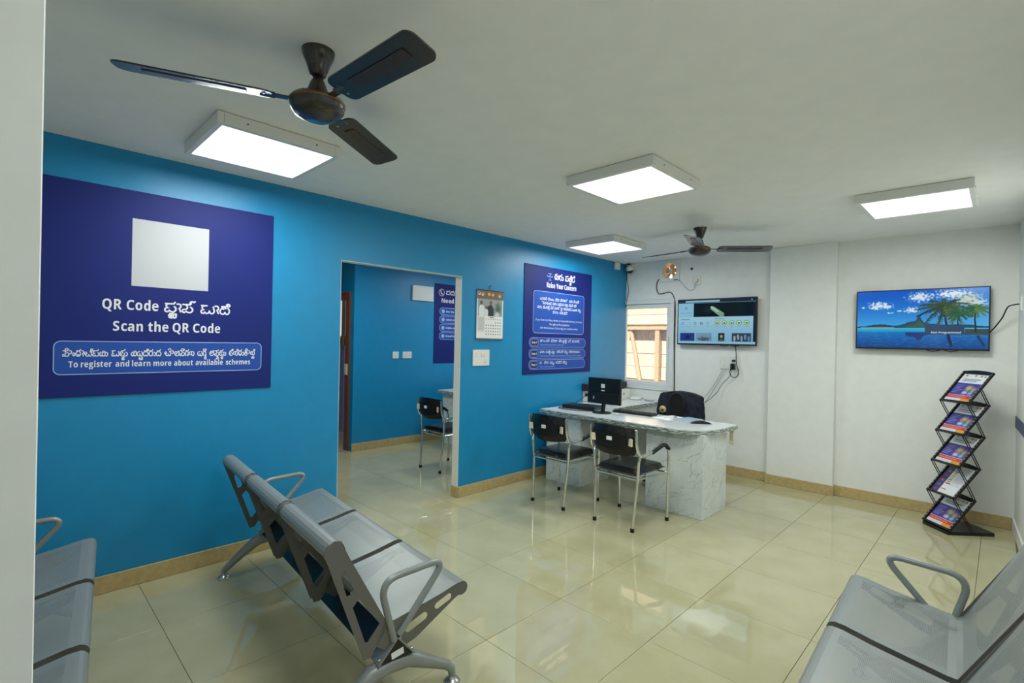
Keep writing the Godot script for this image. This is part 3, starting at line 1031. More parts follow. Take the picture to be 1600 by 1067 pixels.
func make_bench(label: String) -> Node3D:
	var t := thing("waiting_bench", label, "bench", Vector3.ZERO, 0.0, "grey steel three-seat waiting benches")
	# bent sheet outline, forward is -z: Vector2(z, y)
	var front := []
	for k in 9:
		var a := deg_to_rad(lerpf(-70, 100, k / 8.0))
		front.append(Vector2(-0.318 - 0.029 * cos(a), 0.405 + 0.029 * sin(a)))
	var seat := [Vector2(-0.29, 0.432), Vector2(-0.2, 0.412), Vector2(-0.1, 0.395), Vector2(0.0, 0.378)]
	var bend := [Vector2(0.025, 0.377), Vector2(0.042, 0.386), Vector2(0.053, 0.405)]
	var back := [Vector2(0.075, 0.45), Vector2(0.12, 0.54), Vector2(0.165, 0.63), Vector2(0.2, 0.7)]
	var top := []
	for k in 11:
		var a := deg_to_rad(lerpf(170, -60, k / 10.0))
		top.append(Vector2(0.238 + 0.036 * cos(a), 0.703 + 0.036 * sin(a)))
	var line: Array = front + seat + bend + back + top
	var kinds := []        # rows that are perforated between their margins
	for k in line.size() - 1:
		var s0 := front.size()
		var b0 := front.size() + seat.size() + bend.size()
		kinds.append((k >= s0 and k < s0 + seat.size() - 1) or (k >= b0 and k < b0 + back.size() - 1))
	for i in 3:
		var xc := (i - 1) * 0.572
		var x0 := xc - 0.266
		var x1 := xc + 0.266
		var solid := MB.new()
		var holes := MB.new()
		var run := 0.0
		for k in line.size() - 1:
			var a: Vector2 = line[k]
			var c: Vector2 = line[k + 1]
			var d := c - a
			var nn := Vector3(0, -d.x, d.y) * -1.0
			nn = Vector3(0, d.x, -d.y).normalized()
			var bits := [[x0, x1, solid]]
			if kinds[k]: bits = [[x0, x0 + 0.045, solid], [x0 + 0.045, x1 - 0.045, holes], [x1 - 0.045, x1, solid]]
			for q in bits:
				var mbb: MB = q[2]
				var s := 1.0 / 0.009
				mbb.quad(Vector3(q[0], a.y, a.x), Vector3(q[1], a.y, a.x), Vector3(q[1], c.y, c.x), Vector3(q[0], c.y, c.x), nn, Vector2(q[0], run) * s, Vector2(q[1], run) * s, Vector2(q[1], run + d.length()) * s, Vector2(q[0], run + d.length()) * s)
				if mbb == solid:
					var o := nn * -0.002
					mbb.quad(Vector3(q[0], a.y, a.x) + o, Vector3(q[1], a.y, a.x) + o, Vector3(q[1], c.y, c.x) + o, Vector3(q[0], c.y, c.x) + o, -nn)
			run += d.length()
		var sh := part(t, "seat_shell", solid, M.steel_grey)
		part(sh, "perforated_panel", holes, M.perforated)
		for x in [x0, x1 - 0.004]:
			# plates lie in the zy plane: polygon x axis is -z
			var turn := Transform3D(Basis(Vector3(0, 0, -1), Vector3(0, 1, 0), Vector3(1, 0, 0)), Vector3(x, 0, 0))
			var b := MB.new()
			b.xf = turn
			var wedge := PackedVector2Array([Vector2(-0.05, 0.372), Vector2(0.1, 0.39), Vector2(0.29, 0.428), Vector2(0.318, 0.434), Vector2(0.34, 0.424), Vector2(0.347, 0.405), Vector2(0.34, 0.385), Vector2(0.32, 0.376), Vector2(0.3, 0.38), Vector2(0.28, 0.372), Vector2(0.1, 0.275), Vector2(0.0, 0.245), Vector2(-0.07, 0.3)])
			var ang := atan2(0.428 - 0.36, 0.2)
			var h1 := PackedVector2Array()
			for q in rrect(0.085, 0.03, 0.0145): h1.append(q.rotated(ang) + Vector2(0.225, 0.378))
			var h2 := PackedVector2Array()
			for q in rrect(0.105, 0.034, 0.0165): h2.append(q.rotated(ang) + Vector2(0.1, 0.335))
			b.plate(wedge, [h1, h2], Vector2(0.225, 0.378), Vector2(0.125, 0.043), 0.0, 0.004)
			part(sh, "seat_side_plate", b, M.steel_dark)
			b = MB.new()
			b.xf = turn
			var bp := PackedVector2Array([Vector2(-0.204, 0.705), Vector2(-0.215, 0.735), Vector2(-0.24, 0.741), Vector2(-0.267, 0.728), Vector2(-0.277, 0.7), Vector2(-0.122, 0.268), Vector2(-0.095, 0.268), Vector2(-0.022, 0.365)])
			var u1 := PackedVector2Array([Vector2(-0.203, 0.63), Vector2(-0.165, 0.545), Vector2(-0.178, 0.53), Vector2(-0.192, 0.528), Vector2(-0.213, 0.6)])
			var u2 := PackedVector2Array([Vector2(-0.146, 0.505), Vector2(-0.168, 0.48), Vector2(-0.118, 0.335), Vector2(-0.108, 0.33), Vector2(-0.06, 0.385)])
			b.plate(bp, [u1, u2], Vector2(-0.19, 0.56), Vector2(0.075, -0.14), 0.0, 0.004)
			part(sh, "back_side_plate", b, M.steel_dark)
	# joints between the seats: dark collars round the top roll
	for i in [-0.5, 0.5]:
		var b := MB.new()
		b.tube([Vector3(i * 0.572 - 0.021, 0.703, 0.238), Vector3(i * 0.572 + 0.021, 0.703, 0.238)], 0.034, 16)
		part(t, "roll_spacer", b, M.steel_dark)
	# triangular beam with black ends
	var b := MB.new()
	b.xf = Transform3D(Basis(Vector3(0, 0, -1), Vector3(0, 1, 0), Vector3(1, 0, 0)), Vector3.ZERO)
	b.ext(PackedVector2Array([Vector2(0.013, 0.3), Vector2(0.08, 0.222), Vector2(-0.057, 0.226)]), -0.845, 0.845)
	part(t, "beam", b, M.plastic_black)
	for s in [-1.0, 1.0]:
		b = MB.new()
		var x: float = s * 0.815
		b.tube([Vector3(x, 0.035, -0.292), Vector3(x, 0.062, -0.287), Vector3(x, 0.088, -0.262), Vector3(x, 0.14, -0.17), Vector3(x, 0.19, -0.08), Vector3(x, 0.2, 0.0), Vector3(x, 0.187, 0.08), Vector3(x, 0.13, 0.16), Vector3(x, 0.072, 0.232), Vector3(x, 0.05, 0.255), Vector3(x, 0.03, 0.263)], [0.016, 0.018, 0.02, 0.026, 0.034, 0.036, 0.034, 0.026, 0.02, 0.018, 0.016], 14)
		var leg := part(t, "leg", b, M.steel_grey)
		for zf in [-0.292, 0.263]:
			b = MB.new()
			b.lathe([Vector2(0, 0), Vector2(0.034, 0), Vector2(0.036, 0.008), Vector2(0.026, 0.018), Vector2(0.012, 0.024), Vector2(0.012, 0.04), Vector2(0, 0.04)], 20, Vector3(x, 0, zf))
			part(leg, "foot_pad", b, M.steel_bright)
		# clamp plates and bolts
		for q in [[-0.0505, 0.265, -49.4], [0.0265, 0.2685, 46.6]]:
			b = MB.new()
			b.xf = Transform3D(Basis(Vector3.RIGHT, deg_to_rad(q[2])), Vector3(x, q[1], q[0]))
			b.box(Vector3.ZERO, Vector3(0.075, 0.007, 0.115), 0.003)
			var cp := part(leg, "clamp_plate", b, M.steel_grey)
			for bz in [-0.04, 0.04]:
				b = MB.new()
				b.xf = Transform3D(Basis(Vector3.RIGHT, deg_to_rad(q[2])), Vector3(x + s * 0.02, q[1], q[0]))
				b.lathe([Vector2(0.008, 0.003), Vector2(0.0075, 0.009), Vector2(0.004, 0.012), Vector2(0, 0.0125)], 10, Vector3(0, 0, bz))
				part(leg, "bolt", b, M.steel_bright)
		var arm := part(t, "armrest", bench_arm(s * 0.84), M.steel_grey)
		if s > 0:
			b = MB.new()
			b.xf = Transform3D(Basis(Vector3(0, 0, -1), Vector3(0, 1, 0), Vector3(1, 0, 0)), Vector3.ZERO)
			var st := PackedVector2Array()
			for q in [Vector2(-0.026, -0.013), Vector2(0.026, -0.013), Vector2(0.026, 0.013), Vector2(-0.026, 0.013)]:
				st.append(q.rotated(0.16) + Vector2(0.014, 0.247))
			b.ext(st, 0.8452, 0.8458)
			part(t, "sticker", b, M.paper)
	return t

func benches() -> void:
	var c := make_bench("grey steel bench with its back to the room's other bench, below the doorway")
	c.set_meta("label", "grey perforated steel three-seat bench standing beside the open doorway")
	# axis point: bench centre along its length 0.99, line through z
	c.position = Vector3(0.99 * 0.9962 + 1.25 * 0.0872, 0, 0.99 * 0.0872 - 1.25 * 0.9962)
	c.rotation_degrees.y = -5.0
	copy(c, "waiting_bench", "grey perforated steel three-seat bench below the big scan poster, behind the column", Vector3(1.13, 0, 0.085), -7.0)
	copy(c, "waiting_bench", "grey perforated steel three-seat bench set along the white side wall", Vector3(3.495, 0, -1.93), 92.5)

# ---------------------------------------------------------------- desks
func make_desk(label: String, at: Vector3) -> Node3D:
	var t := thing("desk", label, "desk", at, 0.0, "white marble-print desks")
	var out := PackedVector2Array([Vector2(0.0, 0.0), Vector2(1.5, 0.04)])
	for k in 9:
		var a := deg_to_rad(lerpf(90, 0, k / 8.0))
		out.append(Vector2(1.5 + 0.31 * cos(a), -0.3 + 0.34 * sin(a)))
	out.append(Vector2(1.825, -0.63))
	out.append(Vector2(1.8, -0.655))
	out.append(Vector2(0.0, -0.655))
	# polygon (x, -z) laid flat
	var lay := Transform3D(Basis(Vector3(1, 0, 0), Vector3(0, 0, -1), Vector3(0, 1, 0)), Vector3.ZERO)
	var flip := PackedVector2Array()
	for q in out: flip.append(Vector2(q.x, -q.y))
	var b := MB.new()
	b.xf = lay
	var inner := Geometry2D.offset_polygon(flip, -0.006)[0]
	b.ext(inner, 0.742, 0.75)
	part(t, "worktop", b, M.marble)
	b = MB.new()
	b.xf = lay
	b.ext(flip, 0.712, 0.7435)
	part(t, "worktop_edge", b, M.marble_edge)
	b = MB.new()
	b.span(Vector3(0.05, 0.0, -0.6), Vector3(0.49, 0.712, -0.065), 0.003)
	part(t, "pedestal", b, M.marble)
	b = MB.new()
	b.span(Vector3(0.485, 0.05, -0.59), Vector3(0.492, 0.69, -0.09), 0.002)
	part(t, "pedestal_door", b, M.marble)
	b = MB.new()
	b.span(Vector3(1.225, 0.0, -0.56), Vector3(1.755, 0.712, -0.07), 0.003)
	part(t, "pedestal", b, M.marble)
	b = MB.new()
	b.span(Vector3(0.49, 0.3, -0.6), Vector3(1.225, 0.712, -0.585), 0.002)
	part(t, "modesty_panel", b, M.marble)
	b = MB.new()
	b.span(Vector3(1.765, 0.57, -0.62), Vector3(1.8, 0.712, -0.6), 0.003)
	b.span(Vector3(1.765, 0.575, -0.6), Vector3(1.785, 0.6, -0.58), 0.003)
	part(t, "bracket", b, M.plastic_cream)
	return t

func desks() -> void:
	var d := make_desk("white marble-print reception desk with a rounded end behind two visitor chairs", Vector3(0.075, 0, -4.045))
	d.rotation_degrees.y = 0.0
	# counter along the blue wall, a unit of its own
	var c := thing("side_counter", "narrow white marble-print counter below the window, joined to the desk", "counter", Vector3(0, 0, 0))
	var b := MB.new()
	b.span(Vector3(0.012, 0.742, ZF + 0.012), Vector3(0.54, 0.75, -4.712), 0.002)
	part(c, "worktop", b, M.marble)
	b = MB.new()
	b.span(Vector3(0.012, 0.712, ZF + 0.012), Vector3(0.546, 0.7435, -4.712), 0.002)
	part(c, "worktop_edge", b, M.marble_edge)
	b = MB.new()
	b.span(Vector3(0.03, 0.0, ZF + 0.02), Vector3(0.5, 0.712, -5.0), 0.003)
	part(c, "cabinet", b, M.marble)
	copy(d, "desk", "white marble-print desk in the side office", Vector3(-2.13, 0, -4.36), 0)

# ---------------------------------------------------------------- visitor chairs
func make_chair(label: String) -> Node3D:
	var t := thing("visitor_chair", label, "chair", Vector3.ZERO, 0.0, "chrome visitor chairs in plastic wrapping")
	# forward -z; rear feet z 0, front feet z -0.44
	for s in [-1.0, 1.0]:
		var b := MB.new()
		b.tube(rounded([Vector3(s * 0.212, 0.8, 0.03), Vector3(s * 0.215, 0.66, 0.02), Vector3(s * 0.222, 0.585, -0.02), Vector3(s * 0.24, 0.6, -0.13), Vector3(s * 0.245, 0.655, -0.36), Vector3(s * 0.24, 0.58, -0.44), Vector3(s * 0.23, 0.012, -0.445)], 0.05, 5), 0.0115, 12)
		part(t, "arm_tube", b, M.chrome)
		b = MB.new()
		b.tube(rounded([Vector3(s * 0.221, 0.6, -0.035), Vector3(s * 0.212, 0.56, -0.02), Vector3(s * 0.2, 0.42, -0.03), Vector3(s * 0.178, 0.012, 0.0)], 0.05, 5), 0.0115, 12)
		part(t, "leg", b, M.chrome)
		for q in [Vector3(s * 0.23, 0, -0.445), Vector3(s * 0.178, 0, 0.0)]:
			b = MB.new()
			b.lathe([Vector2(0, 0), Vector2(0.0145, 0), Vector2(0.0155, 0.003), Vector2(0.0145, 0.03), Vector2(0.011, 0.03)], 14, q)
			part(t, "foot_cap", b, M.rubber)
		b = MB.new()
		b.tube(rounded([Vector3(s * 0.241, 0.605, -0.17), Vector3(s * 0.2455, 0.654, -0.355), Vector3(s * 0.2415, 0.6, -0.43)], 0.045, 6), 0.0165, 12)
		part(t, "arm_pad", b, M.rubber)
		b = MB.new()
		b.tube([Vector3(s * 0.198, 0.405, -0.03), Vector3(s * 0.235, 0.405, -0.445)], 0.009, 10)
		part(t, "side_rail", b, M.chrome)
	for q in [[-0.03, 0.2], [-0.42, 0.232]]:
		var b := MB.new()
		b.tube([Vector3(-q[1], 0.405, q[0]), Vector3(q[1], 0.405, q[0])], 0.009, 10)
		part(t, "cross_rail", b, M.chrome)
	# cushion: soft slab
	part(t, "seat", cushion(0.41, 0.43, 0.075, Vector3(0, 0.443, -0.235), 0.0), M.wrapped_vinyl)
	# curved backrest pad and hard back shell
	var b := MB.new()
	var rows := 7
	var cols := 15
	var pos := func(i: int, j: int, off: float) -> Vector3:
		var u := -1.0 + 2.0 * i / cols
		var v := -1.0 + 2.0 * j / rows
		var ed := pow(absf(u), 6.0) * 0.018 + pow(absf(v), 4.0) * 0.016
		var w := 0.208 * (1.0 - 0.1 * pow(absf(v), 3.0) - (0.06 if v < 0 else 0.0) * v * v)
		return Vector3(u * w, 0.7 + v * 0.118 - 0.012 * u * u * v, 0.045 - 0.045 * u * u + v * 0.012 + (off - signf(off) * ed))
	for side in [-1.0, 1.0]:
		var th: float = 0.026 * side
		for i in cols:
			for j in rows:
				var a: Vector3 = pos.call(i, j, th)
				var c2: Vector3 = pos.call(i + 1, j, th)
				var d: Vector3 = pos.call(i + 1, j + 1, th)
				var e: Vector3 = pos.call(i, j + 1, th)
				var nn := Vector3((i + 0.5) / cols * 2.0 - 1.0, ((j + 0.5) / rows * 2.0 - 1.0) * 0.5, 1.6 * side).normalized()
				b.quad(a, c2, d, e, nn)
	for i in cols:
		for j in [0, rows]:
			b.quad(pos.call(i, j, -0.026), pos.call(i + 1, j, -0.026), pos.call(i + 1, j, 0.026), pos.call(i, j, 0.026), Vector3(0, -1 if j == 0 else 1, 0))
	for j in rows:
		for i in [0, cols]:
			b.quad(pos.call(i, j, -0.026), pos.call(i, j + 1, -0.026), pos.call(i, j + 1, 0.026), pos.call(i, j, 0.026), Vector3(-1 if i == 0 else 1, 0, 0))
	var bk := part(t, "backrest", b, M.wrapped_vinyl)
	b = MB.new()
	for i in 10:
		var u0 := -0.14 + i * 0.028
		var u1 := u0 + 0.028
		var z0 := 0.074 - u0 * u0 * 0.95
		var z1 := 0.074 - u1 * u1 * 0.95
		b.quad(Vector3(u0, 0.63 + absf(u0) * 0.12, z0 - 0.002), Vector3(u1, 0.63 + absf(u1) * 0.12, z1 - 0.002), Vector3(u1, 0.765 - absf(u1) * 0.12, z1 + 0.003), Vector3(u0, 0.765 - absf(u0) * 0.12, z0 + 0.003), Vector3(u0 * 1.9, 0, 1).normalized())
	part(bk, "back_shell", b, M.plastic_black)
	b = MB.new()
	b.box(Vector3(0, 0.715, 0.0775), Vector3(0.05, 0.03, 0.002))
	part(bk, "label_sticker", b, M.paper)
	for s in [-1.0, 1.0]:
		b = MB.new()
		b.xf = Transform3D(Basis(Vector3.UP, -s * 0.42), Vector3(s * 0.168, 0.7, 0.04))
		b.box(Vector3.ZERO, Vector3(0.056, 0.06, 0.014), 0.004)
		part(t, "back_clamp", b, M.plastic_cream)
	return t

func cushion(w: float, d: float, h: float, at: Vector3, _turn: float) -> MB:
	var b := MB.new()
	var n := 14
	var f := func(i: int, j: int, top: bool) -> Vector3:
		var u := -1.0 + 2.0 * i / n
		var v := -1.0 + 2.0 * j / n
		var e := clampf(1.0 - pow(absf(u), 8.0), 0.0, 1.0) * clampf(1.0 - pow(absf(v), 8.0), 0.0, 1.0)
		var q := sqrt(e)
		var narrow := 1.0 - 0.06 * (v + 1.0) / 2.0
		return at + Vector3(u * w / 2 * narrow, (h * 0.62 * q if top else -h * 0.38 * q), v * d / 2)
	for top in [true, false]:
		for i in n:
			for j in n:
				var a: Vector3 = f.call(i, j, top)
				var c: Vector3 = f.call(i + 1, j, top)
				var e: Vector3 = f.call(i + 1, j + 1, top)
				var g: Vector3 = f.call(i, j + 1, top)
				var nn := (c - a).cross(g - a).normalized()
				if (nn.y > 0) != top: nn = -nn
				b.quad(a, c, e, g, nn)
	return b

func chairs() -> void:
	var c := make_chair("chrome visitor chair in plastic wrapping, next to the blue wall")
	c.position = Vector3(0.703, 0, -3.46)
	copy(c, "visitor_chair", "chrome visitor chair in plastic wrapping, in front of the desk's knee space", Vector3(1.385, 0, -3.463), -1.0)
	copy(c, "visitor_chair", "chrome visitor chair in plastic wrapping, in the side office seen through the doorway", Vector3(-0.957, 0, -3.388), 0.5)
	# swivel chair behind the desk
	var o := thing("office_chair", "black swivel chair behind the desk, its back hung with a jacket", "chair", Vector3(1.1, 0, -5.02), 8.0)
	var b := MB.new()
	b = cushion(0.48, 0.46, 0.09, Vector3(0, 0.46, 0.02), 0.0)
	part(o, "seat", b, M.chair_mesh)
	b = MB.new()
	b.box(Vector3(0, 0.72, -0.2), Vector3(0.4, 0.42, 0.05), 0.022)
	part(o, "backrest", b, M.chair_mesh)
	b = MB.new()
	b.tube(rounded([Vector3(0, 0.42, 0.0), Vector3(0, 0.42, -0.26), Vector3(0, 0.7, -0.235)], 0.08), 0.02, 10)
	part(o, "back_bar", b, M.plastic_black)
	b = MB.new()
	b.lathe([Vector2(0.03, 0.08), Vector2(0.03, 0.25), Vector2(0.018, 0.25), Vector2(0.018, 0.43)], 16, Vector3.ZERO, true)
	part(o, "gas_lift", b, M.plastic_black)
	for k in 5:
		var a := TAU * k / 5.0
		b = MB.new()
		b.tube([Vector3(0, 0.1, 0), Vector3(cos(a) * 0.28, 0.07, sin(a) * 0.28)], [0.026, 0.016], 8)
		var sp := part(o, "base_spoke", b, M.plastic_black)
		b = MB.new()
		b.xf = Transform3D(Basis(Vector3(0, 0, 1), PI / 2), Vector3(cos(a) * 0.28, 0.0275, sin(a) * 0.28))
		b.lathe([Vector2(0, -0.02), Vector2(0.025, -0.02), Vector2(0.0275, -0.012), Vector2(0.0275, 0.012), Vector2(0.025, 0.02), Vector2(0, 0.02)], 14)
		part(sp, "caster", b, M.rubber)
	# jacket hung over the chair back
	var j := thing("jacket", "dark navy jacket hung over the swivel chair behind the desk", "jacket", Vector3(1.1, 0.4, -5.2), 6.0)
	b = MB.new()
	var cols := 48
	var rows := 18
	var nz := FastNoiseLite.new()
	nz.seed = 12
	nz.frequency = 2.2
	var sh := func(i: int, k: int) -> Vector3:
		var a := TAU * i / cols
		var v := float(k) / rows
		var ca := cos(a)
		var sa := sin(a)
		var w := 0.235 + 0.022 * sin(v * 2.6) - 0.02 * pow(v, 6.0)
		var dpt := 0.085 * (1.0 - 0.35 * pow(v, 3.0))
		var fold := nz.get_noise_3d(ca * 1.6, v * 1.2, sa * 1.6) * 0.04 * (1.0 - 0.5 * v) + nz.get_noise_3d(ca * 5.0 + 9.0, v * 1.6, sa * 5.0) * 0.022
		var x := signf(ca) * pow(absf(ca), 0.55) * (w + fold)
		var z := signf(sa) * pow(absf(sa), 0.8) * (dpt + fold)
		return Vector3(x, 0.02 + v * 0.535 - 0.045 * v * v * (x / 0.24) * (x / 0.24), z)
	for i in cols:
		for k in rows:
			var a: Vector3 = sh.call(i, k)
			var c2: Vector3 = sh.call((i + 1) % cols, k)
			var d: Vector3 = sh.call((i + 1) % cols, k + 1)
			var e: Vector3 = sh.call(i, k + 1)
			var ns := []
			for q in [[i, k], [i + 1, k], [i + 1, k + 1], [i, k + 1]]:
				var e1: Vector3 = sh.call((q[0] + 1) % cols, q[1]) - sh.call((q[0] - 1 + cols) % cols, q[1])
				var e2: Vector3 = sh.call(q[0] % cols, mini(q[1] + 1, rows)) - sh.call(q[0] % cols, maxi(q[1] - 1, 0))
				var nq := e2.cross(e1).normalized()
				var p0: Vector3 = sh.call(q[0] % cols, q[1])
				ns.append(nq if nq.dot(Vector3(p0.x * 0.3, 0, p0.z)) >= 0.0 else -nq)
			b.tri(a, c2, d, ns[0], ns[1], ns[2])
			b.tri(a, d, e, ns[0], ns[2], ns[3])
	for i in cols:
		b.tri(sh.call(i, rows), sh.call((i + 1) % cols, rows), Vector3(0, 0.562, 0), Vector3.UP, Vector3.UP, Vector3.UP)
	part(j, "body", b, M.jacket)
	b = MB.new()     # open collar and dark lining
	var col := PackedVector2Array()
	for k in 15:
		var a := PI * k / 14.0
		col.append(Vector2(-0.01 + 0.075 * cos(a), 0.43 + 0.1 * sin(a)))
	col.append(Vector2(-0.055, 0.16))
	col.append(Vector2(0.035, 0.16))
	b.ext(col, 0.07, 0.098)
	part(j, "lining", b, mat(rgb(9, 11, 14), 0.9))
	b = MB.new()
	var cl := []
	for k in 19:
		var a := lerpf(-0.35, PI + 0.35, k / 18.0)
		cl.append(Vector3(-0.01 + 0.082 * cos(a), 0.43 + 0.108 * sin(a), 0.095))
	b.tube(cl, 0.012, 8)
	part(j, "collar", b, M.jacket)
	b = MB.new()
	b.xf = Transform3D(Basis(Vector3.RIGHT, PI / 2), Vector3(-0.165, 0.352, 0.088))
	b.lathe([Vector2(0, 0.006), Vector2(0.036, 0.006), Vector2(0.04, 0.0), Vector2(0.036, -0.01)], 20)
	var em := part(j, "round_emblem", b, M.gold)
	b = MB.new()
	b.xf = Transform3D(Basis.IDENTITY, Vector3(-0.165, 0.352, 0.0945))
	b.ext(disc(0.014, Vector2(0, -0.006), 10), 0.0, 0.001)
	part(em, "emblem_mark", b, mat(rgb(80, 56, 30), 0.6))

# ---------------------------------------------------------------- small things on the walls
func plate_box(called: String, label: String, category: String, at: Vector3, turn: float, w: float, h: float, t: float, gangs: Array) -> Node3D:
	var o := thing(called, label, category, at, turn)
	var b := MB.new()
	b.span(Vector3(-w / 2, -h / 2, 0), Vector3(w / 2, h / 2, t), 0.004)
	part(o, "face_plate", b, M.plastic_white)
	for g in gangs:   # kind, x, y
		b = MB.new()
		if g[0] == "switch":
			b.span(Vector3(g[1] - 0.013, g[2] - 0.022, t), Vector3(g[1] + 0.013, g[2] + 0.022, t + 0.005), 0.002)
			part(o, "switch", b, M.plastic_white)
		elif g[0] == "socket":
			b.ext(rrect(0.048, 0.05, 0.008, Vector2(g[1], g[2])), t, t + 0.003)
			var s := part(o, "socket", b, M.plastic_white)
			b = MB.new()
			for q in [Vector2(0, 0.012), Vector2(-0.011, -0.008), Vector2(0.011, -0.008)]:
				b.ext(disc(0.0032, Vector2(g[1], g[2]) + q, 8), t + 0.003, t + 0.0034)
			part(s, "socket_hole", b, M.rubber)
	return o

func wire(called: String, label: String, pts: Array, r: float, m: Material, group := "") -> void:
	var b := MB.new()
	b.tube(smooth(pts, 6), r, 8)
	var o := part(self, called, b, m)
	tag(o, label, "cable", group)

func wall_things() -> void:
	plate_box("switch_board", "white switch and socket board below the calendar", "switch board", Vector3(0, 1.297, -3.252), 90, 0.215, 0.155, 0.012, [["switch", 0.01, 0.03], ["switch", 0.045, 0.03], ["socket", 0.06, -0.035], ["switch", -0.06, 0.03]])
	plate_box("junction_box", "small white box high on the blue wall near the security camera", "junction box", Vector3(0, 2.458, -5.58), 90, 0.105, 0.09, 0.03, [])
	plate_box("distribution_box", "white rectangular box on the side office wall beside the help poster", "distribution box", Vector3(-2.36, 2.115, -4.235), 90, 0.36, 0.215, 0.03, [])
	plate_box("switch_plate", "small single switch plate on the side office wall", "switch plate", Vector3(-2.36, 1.236, -3.81), 90, 0.095, 0.095, 0.012, [["switch", 0, 0]])
	plate_box("socket_plate", "wider socket plate on the side office wall", "socket plate", Vector3(-2.36, 1.236, -3.994), 90, 0.15, 0.095, 0.012, [["socket", 0.035, 0], ["switch", -0.035, 0]])
	plate_box("fan_socket", "white socket with a plug beside the extractor fan", "socket", Vector3(0.965, 2.232, ZF), 0, 0.095, 0.1, 0.012, [["socket", 0, 0.0]])
	plate_box("wall_socket", "white socket on the side wall feeding the palm beach television", "socket", Vector3(3.70, 1.84, -5.58), -86.8, 0.09, 0.12, 0.012, [["socket", 0, 0]])
	plate_box("television_socket_board", "white socket board below the television with the web page", "socket board", Vector3(1.375, 1.268, ZF), 0, 0.215, 0.15, 0.012, [["switch", -0.06, 0.03], ["socket", -0.06, -0.035], ["socket", 0.055, 0.03]])
	plate_box("counter_socket", "white socket plate above the counter beside the monitor", "socket plate", Vector3(0.0, 0.815, -4.955), 90, 0.085, 0.13, 0.012, [["socket", 0, 0.02]])
	# plugs and adapters
	var t := thing("plug_adapter", "black plug adapter in the socket board below the television", "plug adapter", Vector3(1.418, 1.232, ZF + 0.012))
	var b := MB.new()
	b.span(Vector3(-0.02, -0.04, 0), Vector3(0.025, 0.03, 0.045), 0.004)
	part(t, "body", b, M.plastic_black)
	b = MB.new()
	b.span(Vector3(-0.014, 0.05, 0), Vector3(0.022, 0.072, 0.02), 0.003)
	part(t, "upper_plug", b, M.plastic_black)
	t = thing("fan_plug", "white plug in the socket beside the extractor fan", "plug", Vector3(0.965, 2.232, ZF + 0.0155))
	b = MB.new()
	b.ext(rrect(0.04, 0.042, 0.01), 0, 0.028)
	part(t, "body", b, M.plastic_cream)
	# cable hole
	t = thing("cable_hole", "small dark hole in the wall beside the extractor fan", "hole", Vector3(0.898, 2.38, ZF))
	b = MB.new()
	b.ext(disc(0.016, Vector2.ZERO, 14), 0.0, 0.001)
	part(t, "opening", b, M.rubber)
	# calendar
	t = thing("wall_calendar", "wall calendar with a group photo and a date sheet beside the doorway", "calendar", Vector3(0.006, 1.712, -3.355), 90)
	var im := im_new(176, 240, rgb(232, 233, 232))
	im.fill_rect(Rect2i(0, 0, 176, 42), rgb(124, 92, 70))
	for q in [[14, 16], [36, 18], [150, 20]]:
		im_ell(im, q[0], q[1], 8, 9, rgb(226, 220, 214))
		im_ell(im, q[0], q[1] - 3, 4, 5, rgb(90, 66, 54))
	for q in [[78, 16], [104, 18]]:
		im_ell(im, q[0], q[1], 9, 8, rgb(214, 178, 90))
	im.fill_rect(Rect2i(6, 42, 164, 86), rgb(150, 158, 162))
	var nz := FastNoiseLite.new()
	nz.seed = 5
	nz.frequency = 0.05
	im_ell(im, 140, 90, 26, 40, rgb(74, 96, 82), 0.8, nz)
	im_ell(im, 30, 104, 20, 34, rgb(224, 226, 230))
	im_ell(im, 28, 62, 9, 11, rgb(112, 82, 66))
	im_ell(im, 88, 106, 24, 36, rgb(44, 44, 46))
	im_ell(im, 90, 60, 10, 12, rgb(120, 88, 72))
	im_ell(im, 60, 112, 14, 24, rgb(214, 220, 226))
	im_ell(im, 62, 84, 8, 9, rgb(104, 78, 64))
	im_ell(im, 136, 118, 20, 20, rgb(206, 212, 214), 0.5, nz)
	im.fill_rect(Rect2i(0, 128, 176, 112), rgb(234, 235, 234))
	im.fill_rect(Rect2i(84, 133, 30, 4), rgb(96, 110, 130))
	im.fill_rect(Rect2i(6, 132, 44, 70), rgb(206, 206, 206))
	for k in 16: im.fill_rect(Rect2i(8, 134 + k * 5, 40, 1), rgb(160, 160, 160))
	for c in 7:
		for r in 6:
			if r == 0: im.fill_rect(Rect2i(58 + c * 16, 142, 8, 3), rgb(150, 110, 110))
			elif not (r == 1 and c < 4): im.fill_rect(Rect2i(59 + c * 16, 142 + r * 15, 6, 6), rgb(92, 96, 104))
	b = MB.new()
	b.span(Vector3(-0.175, -0.225, 0), Vector3(0.175, 0.236, 0.006), 0.001)
	part(t, "sheets", b, M.paper)
	b = MB.new()
	b.quad(Vector3(-0.174, -0.224, 0.0063), Vector3(0.174, -0.224, 0.0063), Vector3(0.174, 0.235, 0.0063), Vector3(-0.174, 0.235, 0.0063), Vector3.BACK)
	part(t, "printed_page", b, print_mat(im))
	for y in [-0.232, 0.238]:
		b = MB.new()
		b.tube([Vector3(-0.178, y, 0.004), Vector3(0.178, y, 0.004)], 0.008 if y < 0 else 0.005, 8)
		part(t, "binding_rail", b, M.steel_dark if y < 0 else M.plastic_black)
	b = MB.new()
	b.tube([Vector3(-0.02, 0.24, 0.003), Vector3(0.005, 0.285, 0.0), Vector3(0.03, 0.24, 0.003)], 0.0015, 6)
	part(t, "hanging_loop", b, M.steel_dark)
	b = MB.new()
	b.tube([Vector3(0.005, 0.287, -0.005), Vector3(0.005, 0.287, 0.014)], 0.003, 8)
